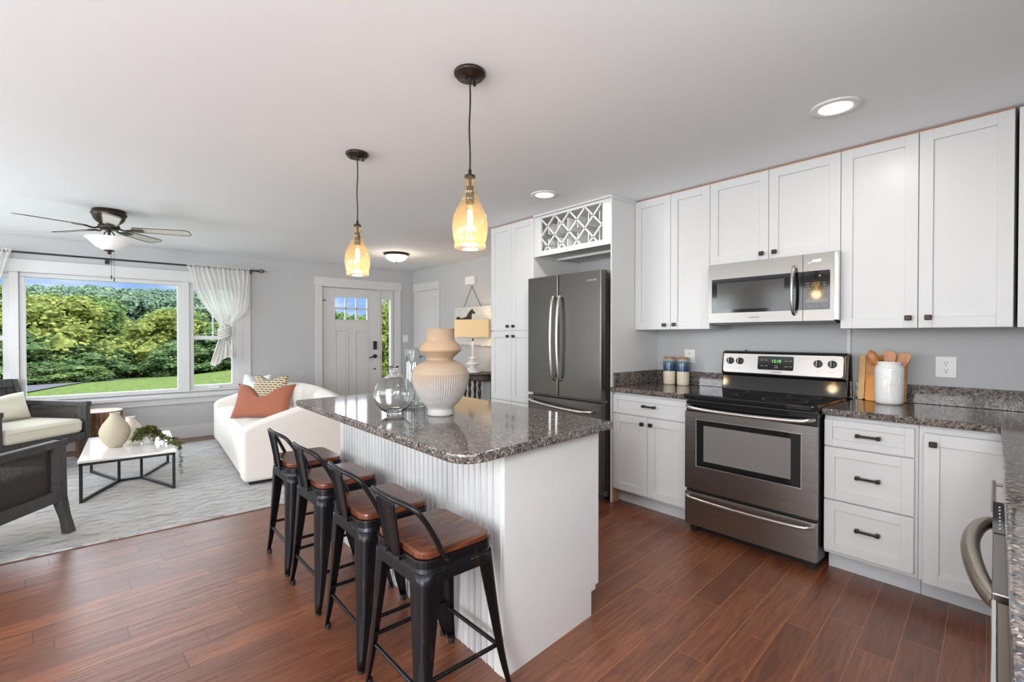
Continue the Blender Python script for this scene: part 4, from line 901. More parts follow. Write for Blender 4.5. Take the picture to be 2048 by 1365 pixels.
# ================================================================== CEILING LIGHTS
def pendant(x, y, rot, label):
    c = thing('pendant_light', label, 'pendant light', (x, y, CZ), rot, 'pendant lights over the island')
    MB().lathe([(0, 0), (.060, 0), (.063, -.004), (.063, -.012), (.058, -.017), (.055, -.017), (.053, -.024), (0, -.026)], seg=40).build('canopy', 'bronze', c)
    m = MB()
    for s in (-1, 1): m.cyl((s*.034, 0, -.024), (s*.034, 0, -.034), .004, seg=10).cyl((s*.034, 0, -.034), (s*.034, 0, -.040), .006, seg=10)
    m.cyl((0, 0, -.024), (0, 0, -.040), .008, .006, 12); m.build('screw', 'bronze', c)
    MB().tube([(0, 0, -.03), (.004, 0, -.12), (-.003, .002, -.22), (.002, 0, -.32), (0, 0, -.395)], .0034, seg=8).build('cord', 'bronze', c)
    MB().lathe([(.004, -.385), (.007, -.392), (.006, -.402), (.012, -.408), (.021, -.412), (.022, -.420), (0, -.422)]).build('cap', 'bronze', c)
    g = [(.020, -.418), (.023, -.424), (.0235, -.450), (.021, -.466), (.027, -.474), (.028, -.478), (.025, -.484), (.024, -.492), (.032, -.500), (.038, -.505), (.038, -.511), (.035, -.515), (.044, -.523), (.047, -.528), (.044, -.533), (.054, -.546), (.064, -.570), (.070, -.600), (.0705, -.630), (.066, -.662), (.060, -.678), (.062, -.686), (.0635, -.692), (.061, -.701)]
    MB().lathe(g, seg=48).build('glass_shade', 'amber', c)
    sk = MB().cyl((0, 0, -.422), (0, 0, -.455), .006, seg=12).cyl((0, 0, -.455), (0, 0, -.478), .014, seg=16).cyl((0, 0, -.478), (0, 0, -.525), .017, seg=20).build('socket', 'bronze', c)
    b = MB().lathe([(.012, -.526), (.014, -.535), (.0155, -.552), (.0155, -.64), (.010, -.652), (0, -.656)], seg=20).build('bulb_glass', 'clear', c)
    m = MB()
    for k in range(5):
        a = 2*pi*k/5; m.tube([(.006*cos(a), .006*sin(a), -.55), (.009*cos(a), .009*sin(a), -.585), (.006*cos(a), .006*sin(a), -.625)], .0036, seg=6, smooth=1)
    m.build('filament', 'bulb', b)
    lamp('pendant_bulb_light', 'POINT', (x, y, CZ-.66), 2.3, (1, .86, .70), size=.04)
pendant(1.121, 1.566, .35, 'nearer amber glass pendant light, hanging largest in the centre')
pendant(1.124, 2.680, -.1, 'farther amber glass pendant light, left of the nearer one')
def can(x, y, label, p=9):
    c = thing('recessed_light', label, 'ceiling light', (x, y, CZ), group='recessed ceiling lights')
    MB().lathe([(.066, 0), (.098, 0), (.100, -.003), (.096, -.007), (.068, -.007), (.066, -.004)], seg=48).build('trim_ring', 'white', c)
    MB().lathe([(0, -.0045), (.067, -.0045)], seg=40).build('lens', 'can', c)
    l = lamp('recessed_spot', 'AREA', (x, y, CZ-.012), p, (1, .96, .90), (0, 0, -1), .12); l.data.shape = 'DISK'
can(2.565, .712, 'large bright recessed light near the wall cabinets, upper right', 3)
can(2.503, 2.553, 'small recessed light near the pantry and wine rack', 5)
c = thing('flush_ceiling_light', 'bronze-rimmed alabaster bowl light on the foyer ceiling', 'ceiling light', (2.86, 5.60, CZ))
MB().lathe([(0, 0), (.150, 0), (.158, -.006), (.158, -.014), (.148, -.024), (.140, -.028)], seg=48).build('rim', 'bronze', c)
MB().lathe([(.142, -.024), (.132, -.055), (.105, -.082), (.065, -.098), (0, -.104)], seg=48).build('bowl', 'flushglass', c)
MB().lathe([(0, -.100), (.012, -.103), (.014, -.110), (.006, -.116), (.008, -.124), (0, -.130)], seg=16).build('finial', 'bronze', c)
lamp('flush_bulb', 'POINT', (2.86, 5.60, CZ-.17), 5, (1, .84, .66), size=.08)
# ---- ceiling fan
c = thing('ceiling_fan', 'dark bronze ceiling fan with pale blades and frosted glass bowl', 'ceiling fan', (.055, 5.25, CZ))
MB().lathe([(0, 0), (.108, 0), (.112, -.006), (.112, -.020), (.120, -.026), (.122, -.036), (.112, -.050), (.102, -.080), (.080, -.104), (.055, -.116), (0, -.118)], seg=48).build('motor_housing', 'bronze', c)
MB().lathe([(.060, -.112), (.072, -.124), (.074, -.150), (.060, -.162), (0, -.164)], seg=32).build('hub', 'bronze', c)
for k, a in enumerate((200, 271, 340, 52, 126)):
    R = Matrix.Rotation(radians(a), 4, 'Z'); T = Matrix.Rotation(radians(-11), 4, 'X')
    arm = MB().tube([R@Vector(p) for p in ((.060, 0, -.140), (.095, 0, -.165), (.130, 0, -.160), (.165, 0, -.152))], .007, seg=8)
    p0 = [R@(T@Vector((x, y, 0))+Vector((0, 0, -.154))) for x, y in ((.150, -.020), (.235, -.028), (.235, .028), (.150, .020))]
    arm.add([p+Vector((0, 0, dz)) for dz in (-.006, -.001) for p in p0], [(0, 1, 2, 3), (7, 6, 5, 4), (0, 4, 5, 1), (1, 5, 6, 2), (2, 6, 7, 3), (3, 7, 4, 0)])
    am = arm.build('blade_arm', 'bronze', c)
    pl = fillet([(.165, -.048), (.580, -.062), (.580, .062), (.165, .048)], {0: .02, 1: .04, 2: .04, 3: .02}, .02)
    m = MB(); n = len(pl); vs = [R@(T@Vector((x, y, dz))+Vector((0, 0, -.150))) for dz in (0, .006) for x, y in pl]
    m.add(vs, [tuple(range(n))[::-1], tuple(range(n, 2*n))]+[(q, (q+1) % n, n+(q+1) % n, n+q) for q in range(n)]); m.build('blade', Mat('pale_blade', lin(214, 212, 204), .4).m, c)
    m = MB(); m.tube([v+Vector((0, 0, .0)) for v in vs[:n]]+[vs[0]], .003, seg=6, smooth=0); m.build('blade_edge', 'bronze', c)
m = MB().cyl((0, 0, -.164), (0, 0, -.235), .010, seg=14)
for k in range(3): a = 2*pi*k/3+.5; m.tube([(.012*cos(a), .012*sin(a), -.170), (.038*cos(a), .038*sin(a), -.19), (.036*cos(a), .036*sin(a), -.215), (.020*cos(a), .020*sin(a), -.235)], .0045, seg=6)
m.build('light_stem', 'bronze', c)
MB().lathe([(.158, -.232), (.155, -.236), (.138, -.252), (.117, -.275), (.088, -.305), (.050, -.327), (0, -.336)], seg=48).build('glass_bowl', 'bowl', c, solid=.004)
MB().lathe([(0, -.330), (.036, -.334), (.034, -.340), (.012, -.346), (.015, -.356), (.010, -.366), (0, -.369)], seg=20).build('finial', 'bronze', c)
for dx, L in ((.012, .545), (.030, .565)): MB().tube([(dx, -.01, -.33), (dx, -.01, -L)], .0012, seg=5, smooth=0).cyl((dx, -.01, -L), (dx, -.01, -L-.028), .0045, seg=8).build('pull_chain', 'bronze', c)

# ================================================================== LIVING ROOM
tag(MB().box(-2.6, 1.13, 3.775, 6.63, .0005, .011).build('area_rug', 'rug', bevel=.003), 'large faded grey and cream patterned area rug', 'rug')
# ---- sofa (local frame: +y along its length, -x is the front)
c = thing('sofa', 'white rounded sofa with sloping arms between island and window', 'sofa', (.858, 4.36, .011), -radians(3.4))
SLN, DP = 2.12, .93
def armtop(x):  # height of the arm/back silhouette at depth x
    t = x/DP; return .475+.155*min(1, t/.55)**.9-(.0 if t < .75 else .10*((t-.75)/.25)**2)
def side_poly():
    p = [(.02, .03)]+[(.0, .07)]+[(.0, .44), (.012, .468)]
    p += [(x, armtop(x)) for x in [.05+.04*k for k in range(22)]]+[(DP, .46), (DP, .08), (DP-.02, .03)]
    return p
def slab_y(poly, y0, y1, m=None):
    m = m or MB(); n = len(poly)
    return m.add([(x, y0, z) for x, z in poly]+[(x, y1, z) for x, z in poly], [tuple(range(n)), tuple(range(n, 2*n))[::-1]]+[(k, (k+1) % n, n+(k+1) % n, n+k) for k in range(n)])
for nm, y0 in (('arm', 0), ('arm', SLN-.13)): slab_y(side_poly(), y0, y0+.13).build(nm, 'sofa', c, bevel=.032, seg=4)
# curved back
def back(u, v):
    y = .10+(SLN-.20)*u; h = .66+.045*sin(pi*min(1, u*1.05)); a = 2*pi*v
    ring = [(DP-.20, .35), (DP-.215, .52), (DP-.19, h-.04), (DP-.13, h), (DP-.05, h-.02), (DP, h-.10), (DP+.01, .35), (DP-.02, .05), (DP-.16, .05)]
    i = v*len(ring); k = int(i) % len(ring); f = i-int(i); p, q = ring[k], ring[(k+1) % len(ring)]
    return (p[0]+(q[0]-p[0])*f, y, p[1]+(q[1]-p[1])*f)
m = MB(); nu, nv = 24, 27
vs = [back(i/(nu-1), j/nv) for i in range(nu) for j in range(nv)]
m.add(vs, [(i*nv+j, i*nv+(j+1) % nv, (i+1)*nv+(j+1) % nv, (i+1)*nv+j) for i in range(nu-1) for j in range(nv)]+[tuple(range(nv)), tuple(range((nu-1)*nv, nu*nv))[::-1]], True)
m.build('backrest', 'sofa', c)
sp_ = [(.03, .03), (.012, .07), (.005, .36), (.02, .405), (.06, .425), (.16, .435), (.74, .42), (.80, .40), (.80, .05)]
slab_y(sp_, .128, SLN-.128).build('seat', 'sofa', c, bevel=.02, seg=3)
MB().box(.06, DP-.04, .05, SLN-.05, 0, .032).build('plinth', 'black', c)
# ---- throw pillows
def pillow(name, label, loc, size, thick, mat, rot, dent=0, group=None):
    w, h = size; m = MB(); N = 22
    def P(u, v, s):
        a, b = u*2-1, v*2-1; pinch = 1-.10*(1-abs(a)**2)*0
        ex = (1-a**4)**.5*(1-b**4)**.5
        x = a*w/2*(1-.10*(1-b*b)*abs(a)**3*1.0) ; y = b*h/2*(1-.10*(1-a*a)*abs(b)**3)
        if dent: y -= dent*max(0, b)*math.exp(-(a/.38)**2)
        wr = noise.noise(Vector((a*2.2, b*2.2, s*3+w)))*.012*ex
        return (x, s*(thick/2*ex+wr)+.0, y+h/2)
    for s in (-1, 1): m.grid(lambda u, v: P(u, v, s), N, N)
    o = m.build(name, mat, loc=loc); o.rotation_euler = rot
    md = o.modifiers.new('weld', 'WELD'); md.merge_threshold = .0008
    return tag(o, label, 'pillow', group)
pillow('throw_pillow', 'rust orange throw pillow with a deep dent, front of the sofa pillows', (1.16, 5.13, .435), (.60, .36), .15, 'rust', (radians(-24), 0, radians(-44)), .15)
pillow('throw_pillow', 'tan greek-key patterned throw pillow behind the rust pillow', (1.41, 5.90, .44), (.44, .37), .12, 'pattern', (radians(-14), 0, radians(-52)), .05)
pillow('throw_pillow', 'pale blue and white throw pillow rearmost of the three sofa pillows', (1.33, 6.14, .44), (.42, .37), .12, 'bluewhite', (radians(-10), 0, radians(-62)), .08)
# ---- coffee table
c = thing('coffee_table', 'low coffee table with white stone top and black metal frame', 'coffee table', (.181, 5.225, .011), -radians(2.6))
hw, hl, H = .298, .520, .312
MB().box(-hw, hw, -hl, hl, H-.018, H).build('table_top', 'marble', c, bevel=.002)
b = .020
m = MB().box(-hw+.008, hw-.008, -hl+.008, -hl+.008+b, H-.018-b, H-.0185).box(-hw+.008, hw-.008, hl-.008-b, hl-.008, H-.018-b, H-.0185).box(-hw+.008, -hw+.008+b, -hl+.008, hl-.008, H-.018-b, H-.0185).box(hw-.008-b, hw-.008, -hl+.008, hl-.008, H-.018-b, H-.0185)
m.build('top_rail', 'blackmetal', c)
X, Y_ = hw-.018, hl-.018
for sx in (-1, 1):
    for sy in (-1, 1): MB().box(sx*X-b/2, sx*X+b/2, sy*Y_-b/2, sy*Y_+b/2, 0, H-.018).build('leg', 'blackmetal', c)
for sx in (-1, 1):
    MB().box(sx*.075-b/2, sx*.075+b/2, -b/2, b/2, 0, H-.018).build('post', 'blackmetal', c)
    for sy in (-1, 1): MB().bar((sx*X, sy*Y_, b/2), (sx*.075, 0, b/2), b*.9, b*.9).build('floor_brace', 'blackmetal', c)
MB().bar((-.075, 0, b/2), (.075, 0, b/2), b*.9).build('floor_brace', 'blackmetal', c)
TZ = .011+H+.0006
c = thing('pottery_vase', 'large sand-coloured pottery vase with narrow neck on the coffee table', 'vase', (.080, 5.150, TZ))
c.scale = (0.8, 0.8, 1)
lathe_obj('vase_body', refine([(0, .003), (.056, 0), (.062, .006), (.092, .035), (.120, .080), (.131, .120), (.126, .150), (.104, .190), (.072, .226), (.050, .252), (.042, .266), (.041, .276), (.046, .284), (.038, .284), (.034, .270), (.040, .25)], 3), 'creampot', c, 48)
c = thing('pottery_vase', 'smaller cream pottery vase behind the big pottery vase', 'vase', (.190, 5.44, TZ))
c.scale = (0.8, 0.8, 1)
lathe_obj('vase_body', refine([(0, .003), (.062, 0), (.085, .02), (.100, .07), (.098, .11), (.078, .140), (.052, .162), (.040, .182), (.044, .202), (.036, .202), (.033, .18)], 3), Mat('smooth_cream_pot', lin(226, 216, 202), .6).m, c, 40)
c = thing('potted_plant', 'trailing green plant in a ribbed white pot on the coffee table', 'plant', (.300, 5.13, TZ))
lathe_obj('pot', [(0, .002), (.040, 0), (.044, .005), (.056, .085), (.056, .092), (.051, .092), (.049, .075), (0, .072)], Mat('grey_white_pot', lin(206, 204, 200), .6).m, c, 60, flute=lambda i, k, z: -.03*(k % 3 == 0))
rnd = random.Random(3); m = MB(); ms = MB()
def leaf(m, p, d, s, rnd):
    d = d.normalized(); u = d.cross(Vector((rnd.uniform(-1, 1), rnd.uniform(-1, 1), rnd.uniform(-1, 1)))).normalized()
    m.add([p, p+d*s*.5+u*s*.3, p+d*s, p+d*s*.5-u*s*.3], [(0, 1, 2, 3)])
def vine(pts, dens, s):
    pts = [Vector(p) for p in pts]; ms.tube(pts, .0012, seg=5)
    for a, b in zip(pts, pts[1:]):
        for k in range(dens):
            p = a.lerp(b, rnd.random()); d = Vector((rnd.uniform(-1, 1), rnd.uniform(-1, 1), rnd.uniform(-.6, .9))); leaf(m, p+d*.003, d, s*rnd.uniform(.9, 1.6), rnd)
for k in range(46):
    a = rnd.uniform(0, 2*pi); r1 = rnd.uniform(.03, .075); r2 = r1+rnd.uniform(.02, .07)
    vine([(0, 0, .085), (r1*cos(a)*.6, r1*sin(a)*.6, .125+rnd.uniform(-.01, .02)), (r1*cos(a), r1*sin(a), .115), (r2*cos(a), r2*sin(a), .03+rnd.uniform(-.02, .05))], 14, .017)
vine([(.03, 0, .10), (.09, -.06, .06), (.14, -.12, .02), (.19, -.17, .008), (.225, -.24, .006)], 34, .016)
vine([(.03, -.01, .10), (.07, -.10, .05), (.13, -.20, .012), (.18, -.26, .008)], 34, .016)
vine([(.03, .02, .10), (.10, .03, .05), (.16, .02, .015), (.20, -.02, .01)], 34, .016)
vine([(.02, -.02, .10), (.10, -.10, .05), (.17, -.24, .012), (.180, -.36, .012), (.186, -.385, .0), (.188, -.388, -.10), (.188, -.386, -.24)], 30, .014)
def leafmat(name, a, b, c_, scale=30, kind='Object', trans=.25):
    mt = Mat(name, rough=.7, Specular_IOR_Level=.1); n = mt.noise(mt.coord(kind=kind), scale, 6, .7); col = mt.ramp(n, [(.35, a), (.5, b), (.66, c_)]); mt.set('Base Color', col)
    tl = mt.n('ShaderNodeBsdfTranslucent', {0: col}); mxs = mt.n('ShaderNodeMixShader', {0: trans}); mt.t.links.new(mt.b.outputs[0], mxs.inputs[1]); mt.t.links.new(tl.outputs[0], mxs.inputs[2]); mt.t.links.new(mxs.outputs[0], mt.out.inputs[0]); return mt.m
m.build('foliage', leafmat('trailing_leaves', lin(56, 62, 30), lin(92, 98, 48), lin(134, 136, 76), 60), c); ms.build('stems', 'darkwood', c)
# ---- stump side table
c = thing('stump_table', 'brown tree stump side table under the window behind the coffee table', 'side table', (-.02, 6.60, .0))
def bark(i, k, z): return .05*noise.noise(Vector((cos(2*pi*k/48)*2, sin(2*pi*k/48)*2, z*2)))+.02*noise.noise(Vector((cos(2*pi*k/48)*9, sin(2*pi*k/48)*9, z)))
MB().lathe(refine([(0, .012), (.185, .012), (.190, .03), (.178, .25), (.190, .455), (.186, .462)], 3), seg=48, flute=bark).build('trunk', 'stump', c)
MB().lathe([(.187, .461), (.180, .466), (0, .467)], seg=48, flute=bark).build('top_face', 'stumptop', c)
# ---- armchairs, built facing +y
def armchair(label, loc, rz, w=.72, d=.70):
    c = thing('armchair', label, 'armchair', loc, rz, 'charcoal cane armchairs')
    H = .598; x = w/2; yf, yb = d/2, -d/2; t = .045
    for s in (-1, 1):
        p = [(yf-.03, .205), (yf+.012, .10), (yf+.030, .0), (yf+.088, .0), (yf+.048, .12), (yf+.022, .25), (yf+.016, H-.02), (yf+.03, H), (yf-.03, H)]
        m = MB(); n = len(p); m.add([(s*x-t/2, a, b) for a, b in p]+[(s*x+t/2, a, b) for a, b in p], [tuple(range(n)), tuple(range(n, 2*n))[::-1]]+[(k, (k+1) % n, n+(k+1) % n, n+k) for k in range(n)])
        m.build('front_leg', 'chairwood', c, bevel=.004)
        p = [(yb+.02, .28), (yb-.02, .12), (yb-.07, 0), (yb-.12, 0), (yb-.075, .14), (yb-.05, .28), (yb-.10, .60), (yb-.16, .80), (yb-.115, .805), (yb-.04, .62)]
        m = MB(); n = len(p); m.add([(s*x-t/2, a, b) for a, b in p]+[(s*x+t/2, a, b) for a, b in p], [tuple(range(n)), tuple(range(n, 2*n))[::-1]]+[(k, (k+1) % n, n+(k+1) % n, n+k) for k in range(n)])
        m.build('rear_leg', 'chairwood', c, bevel=.004)
        MB().box(s*x-t/2-.004, s*x+t/2+.004, yb-.06, yf+.028, H-.045, H).build('armrest', 'chairwood', c, bevel=.006)
        MB().box(s*x-t/2, s*x+t/2, yb-.03, yf-.02, .225, .295).build('side_rail', 'chairwood', c, bevel=.004)
        MB().box(s*x-t/2, s*x+t/2, yb-.005, yb+.035, .29, H-.04).build('side_stile', 'chairwood', c); MB().box(s*x-t/2, s*x+t/2, yf-.075, yf-.03, .29, H-.04).build('side_stile', 'chairwood', c)
        MB().box(s*x-.002, s*x+.002, yb+.03, yf-.07, .29, H-.044).build('cane_side_panel', 'cane', c)
    MB().box(-x+.02, x-.02, yf-.03, yf+.012, .225, .305).build('front_rail', 'chairwood', c, bevel=.004)
    MB().obox((0, yb-.128, .765), (x-.02, 0, 0), (0, .018, .004), (0, -.011, .040)).build('top_rail', 'chairwood', c, bevel=.004)
    MB().obox((0, yb-.045, .33), (x-.02, 0, 0), (0, .018, 0), (0, -.004, .04)).build('lower_back_rail', 'chairwood', c, bevel=.004)
    for s in (-1, 1): MB().obox((s*(x-.05), yb-.085, .55), (.025, 0, 0), (0, .016, .003), (0, -.040, .19)).build('back_stile', 'chairwood', c)
    MB().obox((0, yb-.085, .55), (x-.07, 0, 0), (0, .002, 0), (0, -.040, .18)).build('cane_back_panel', 'cane', c)
    MB().box(-x+.03, x-.03, yb, yf-.01, .285, .300).build('seat_deck', 'chairwood', c)
    cu = MB().box(-x+.03, x-.03, yb+.0, yf+.012, .302, .440); co = cu.build('seat_cushion', 'cushion', c, bevel=.045, seg=5)
    MB().tube([(-x+.05, yf+.012, .405), (0, yf+.016, .408), (x-.05, yf+.012, .405)], .003, seg=6).build('piping', 'cushion', co)
    return c
rz = atan2(-.66, -.75); rz = atan2(-.75, .66)-pi/2
armchair('charcoal armchair by the window with a cream seat cushion and pillow', (-.615, 6.245, .011), rz)
rz2 = atan2(.82, .56)-pi/2
armchair('nearest charcoal armchair showing its cane side panel, lower left edge', (-.690, 3.945, .011), rz2)
pillow('lumbar_pillow', 'cream pillow leaning on the back of the window armchair', (-.70, 6.36, .452), (.50, .27), .13, 'cushion', (radians(-20), 0, rz+pi), .02)
# ---- curtain rod and tied sheer curtains
off = (.053, 6.90, 2.09); c = thing('curtain_rod', 'long black curtain rod with twisted cage finials above the front window', 'curtain rod', off)
MB(off).tube([(-1.45, 6.90, 2.09), (1.55, 6.90, 2.09)], .0095, seg=14, smooth=0).build('rod', 'blackmetal', c)
for s in (-1, 1):
    xx = .053+s*1.50; m = MB(off)
    for k in range(6):
        a = 2*pi*k/6; m.tube([(xx, 6.90, 2.09), (xx+s*.022, 6.90+.024*cos(a), 2.09+.024*sin(a)), (xx+s*.050, 6.90+.026*cos(a+.9), 2.09+.026*sin(a+.9)), (xx+s*.082, 6.90, 2.09)], .003, seg=6)
    m.cyl((xx-s*.01, 6.9, 2.09), (xx+s*.004, 6.9, 2.09), .013, seg=14); m.build('finial', 'blackmetal', c)
for xx in (-1.36, .053, 1.47): MB(off).box(xx-.008, xx+.008, 6.90, YF-.001, 2.062, 2.074).box(xx-.018, xx+.018, YF-.026, YF-.001, 2.045, 2.095).box(xx-.012, xx+.012, 6.888, 6.912, 2.06, 2.081).build('bracket', 'blackmetal', c, bevel=.002)
def curtain(s, label):
    cx = .053; X = lambda x: cx+s*(x-cx)
    c = thing('sheer_curtain', label, 'curtain', (X(1.12), 6.90, 1.3), group='tied sheer curtains on the front window')
    off = (X(1.12), 6.90, 1.3)
    Lf = [(2.115, .775), (2.05, .79), (1.85, .845), (1.70, .90), (1.55, .985), (1.45, 1.06), (1.36, 1.125)]
    Rf = [(2.115, 1.455), (2.05, 1.455), (1.85, 1.45), (1.70, 1.44), (1.55, 1.40), (1.45, 1.31), (1.36, 1.205)]
    def ip_(T, z):
        for (z0, a), (z1, b_) in zip(T, T[1:]):
            if z <= z0 and z >= z1: return a+(b_-a)*(z0-z)/(z0-z1)
        return T[-1][1]
    def f(u, v):
        z = 2.115-(2.115-1.36)*v; xl, xr = ip_(Lf, z), ip_(Rf, z); uu = u+.012*sin(9*v+u*14)
        x = xl+(xr-xl)*uu; w = (xr-xl)/.68
        amp = .017*(.35+.65*w)*(1+.4*sin(u*23)); y = 6.90-.012-amp*sin(u*2*pi*13+1.3*sin(v*3+u*5))-.012*sin(u*2*pi*4.3)*v-.04*v
        if v < .035: y = 6.90-.014-.008*sin(u*2*pi*26); z = z-.004*sin(u*2*pi*31)
        return (X(x), y, z)
    MB(off).grid(f, 330, 60).build('drape', 'sheer', c)
    # gathered knot: wrapped rounded folds
    kx, kz = 1.165, 1.285; m = MB(off)
    def knot(u, v):
        a = 2*pi*u; t = v*2-1; r = (.052+.010*sin(5*a+6*t)+.006*sin(11*a-7*t))*(1-t*t)**.45+.010
        return (X(kx+.012*t+r*1.0*cos(a)), 6.855-r*.75*sin(a), kz-.105*t+.012*cos(a))
    m.grid(knot, 60, 26, closeu=True)
    for k in range(4):
        z0 = kz+.045-.032*k; pts = [(X(kx+.066*cos(q)), 6.850-.052*sin(q), z0+.026*cos(q)) for q in [2*pi*j/14 for j in range(15)]]; m.tube(pts, .017, seg=10, smooth=1)
    m.build('knot', 'sheerthick', c)
    def tail(u, v):
        z = kz-.07-(.29+.05*sin(u*5+.5))*v; wd = .046+.070*v**.8; xx = kx-.010-.035*v+(u-.5)*2*wd; y = 6.86-.028*sin(u*2*pi*4+2*v)*(.5+v*.6)-.01*sin(u*21)
        return (X(xx), y, z)
    MB(off).grid(tail, 80, 16).build('tail', 'sheerthick', c); MB(off).grid(lambda u, v: tuple(Vector(tail(u, v*.93))+Vector((.012, .028, .01))), 80, 14).build('tail', 'sheerthick', c)
def sheer2():
    m = Mat('gathered_white_cloth', lin(236, 234, 230), .9); tl = m.n('ShaderNodeBsdfTranslucent', {0: lin(226, 224, 220)}); mxs = m.n('ShaderNodeMixShader', {0: .35})
    m.t.links.new(m.b.outputs[0], mxs.inputs[1]); m.t.links.new(tl.outputs[0], mxs.inputs[2]); m.t.links.new(mxs.outputs[0], m.out.inputs[0]); return m.m
M['sheerthick'] = sheer2()
curtain(1, 'knotted sheer white curtain at the right end of the rod')
curtain(-1, 'sheer white curtain cut off by the left edge of the photo')

# ================================================================== FOYER: sign, lamp, console table
off = (3.845, 5.32, 1.37); c = thing('hanging_sign', 'weathered wooden sign with a dark horse silhouette hanging behind the lamp', 'wall sign', off)
def signmat():
    m = Mat('chipped_white_board', rough=.8); v = m.coord(kind='Object'); n = m.noise(v, 14, 6, .7); g = m.noise(m.coord((1, 1, 6)), 6, 4)
    m.set('Base Color', m.mix(m.ramp(n, [(.60, (0, 0, 0)), (.68, (1, 1, 1))]), m.ramp(g, [(.3, lin(196, 200, 196)), (.7, lin(226, 224, 214))]), lin(120, 110, 100))); return m.m
SY0, SY1, SZ0, SZ1 = 4.90, 5.735, 1.115, 1.640
rs = random.Random(5); edge = [(SY1, SZ1), (SY1, SZ0+.01)]+[(SY1-.05-(SY1-SY0-.06)*k/14, SZ0+rs.uniform(-.012, .012)) for k in range(15)]+[(SY0, SZ0), (SY0, SZ1)]
m = MB(off); n = len(edge); m.add([(3.838, y, z) for y, z in edge]+[(3.858, y, z) for y, z in edge], [tuple(range(n)), tuple(range(n, 2*n))[::-1]]+[(k, (k+1) % n, n+(k+1) % n, n+k) for k in range(n)]); bd = m.build('board', signmat(), c)
hp = [(3, 22), (4, 16), (8, 14), (12, 17), (15, 18), (24, 15), (28, 8), (32, 3), (36, 1), (37, 4), (41, 9), (40, 11), (36, 9), (34, 12), (34, 20), (30, 26), (33, 36), (31, 36), (27, 27), (18, 27), (11, 30), (7, 38), (5, 38), (8, 29), (12, 24), (9, 20), (6, 24)]
hp = [(SY1-a*.0121, SZ1-.02-b*.0072) for a, b in hp]; n = len(hp); m = MB(off)
m.add([(3.834, y, z) for y, z in hp]+[(3.8379, y, z) for y, z in hp], [tuple(range(n)), tuple(range(n, 2*n))[::-1]]+[(k, (k+1) % n, n+(k+1) % n, n+k) for k in range(n)]); m.build('horse_silhouette', Mat('dark_painted_shape', lin(58, 50, 46), .7).m, bd)
for i, tx in enumerate('FARM'): text('painted_letter', tx, .13, bd, 'greyprint', (3.8372, SY1-.13-i*.17, SZ0+.16), FACE_X, .0005, off=off)
MB(off).tube([(3.848, 5.53, 1.64), (3.864, 5.355, 1.925), (3.848, 5.13, 1.64)], .0035, seg=6, smooth=0).cyl((3.86, 5.355, 1.925), (XF, 5.355, 1.925), .004, seg=8).build('hanging_cord', 'darkwood', c)
off = (3.60, 4.97, .0); c = thing('console_table', 'dark half-round console table with turned legs in the foyer', 'console table', off)
hr = [(XF-.012, 4.63), (XF-.012, 5.31)]+[(XF-.012-.40*sin(pi*k/16), 4.97+.34*cos(pi*k/16)) for k in range(1, 16)]
MB(off).prism(hr, .752, .775).build('table_top', 'darkwood', c, bevel=.006, seg=3)
h2 = [(XF-.02, 4.66), (XF-.02, 5.28)]+[(XF-.02-.36*sin(pi*k/16), 4.97+.31*cos(pi*k/16)) for k in range(1, 16)]
MB(off).prism(h2, .68, .752).build('apron', 'darkwood', c, bevel=.012, seg=3)
tp = [(.012, 0), (.020, .03), (.014, .05), (.018, .12), (.024, .20), (.013, .24), (.020, .26), (.012, .28), (.024, .36), (.014, .42), (.019, .44), (.012, .46), (.022, .54), (.013, .60), (.020, .62), (.018, .68)]
for x, y in ((3.56, 5.08), (3.50, 4.90), (3.58, 4.80), (3.80, 5.20)): MB(off).lathe(refine(tp, 2), (x, y, 0), 20).build('leg', 'darkwood', c)
off = (3.60, 4.97, .7755); c = thing('table_lamp', 'white stacked-disc table lamp with a lit rectangular beige shade', 'lamp', off)
MB().lathe([(0, .002), (.105, 0), (.112, .006), (.110, .014), (.060, .060), (.030, .078), (.028, .082), (.085, .108), (.090, .113), (.085, .117), (.040, .150), (.026, .162), (.026, .166), (.060, .180), (.063, .185), (.058, .189), (.022, .196), (.020, .20)], seg=40).build('base', 'lampceramic', c)
MB().cyl((0, 0, .198), (0, 0, .40), .0155, .014, 20).build('neck', 'lampceramic', c)
a = YAW+radians(6); q = lambda u, v: (u*cos(a)+v*sin(a), -u*sin(a)+v*cos(a))
m = MB(); pl = [q(-.215, -.10), q(.215, -.10), q(.215, .10), q(-.215, .10)]; z0, z1 = .455, .675; n = 4
m.add([(x, y, z0) for x, y in pl]+[(x, y, z1) for x, y in pl], [(k, (k+1) % 4, 4+(k+1) % 4, 4+k) for k in range(4)]); m.build('lamp_shade', 'shade', c, solid=.003)
MB().cyl((0, 0, .40), (0, 0, .44), .010, seg=12).tube([(0, 0, .44), q(-.2, 0)+(.46,)], .002, seg=5).tube([(0, 0, .44), q(.2, 0)+(.46,)], .002, seg=5).build('fitting', 'black', c)
MB().tube([(.02, -.10, .006), (.06, -.19, .012), (.05, -.30, .010), (.03, -.345, -.05), (.05, -.30, -.30), (.10, -.26, -.45), (.14, -.25, -.70)], .0025, seg=6).build('power_cord', 'black', c)
lamp('table_lamp_bulb', 'POINT', (3.60, 4.97, 1.34), 2.6, (1, .74, .45), size=.05)

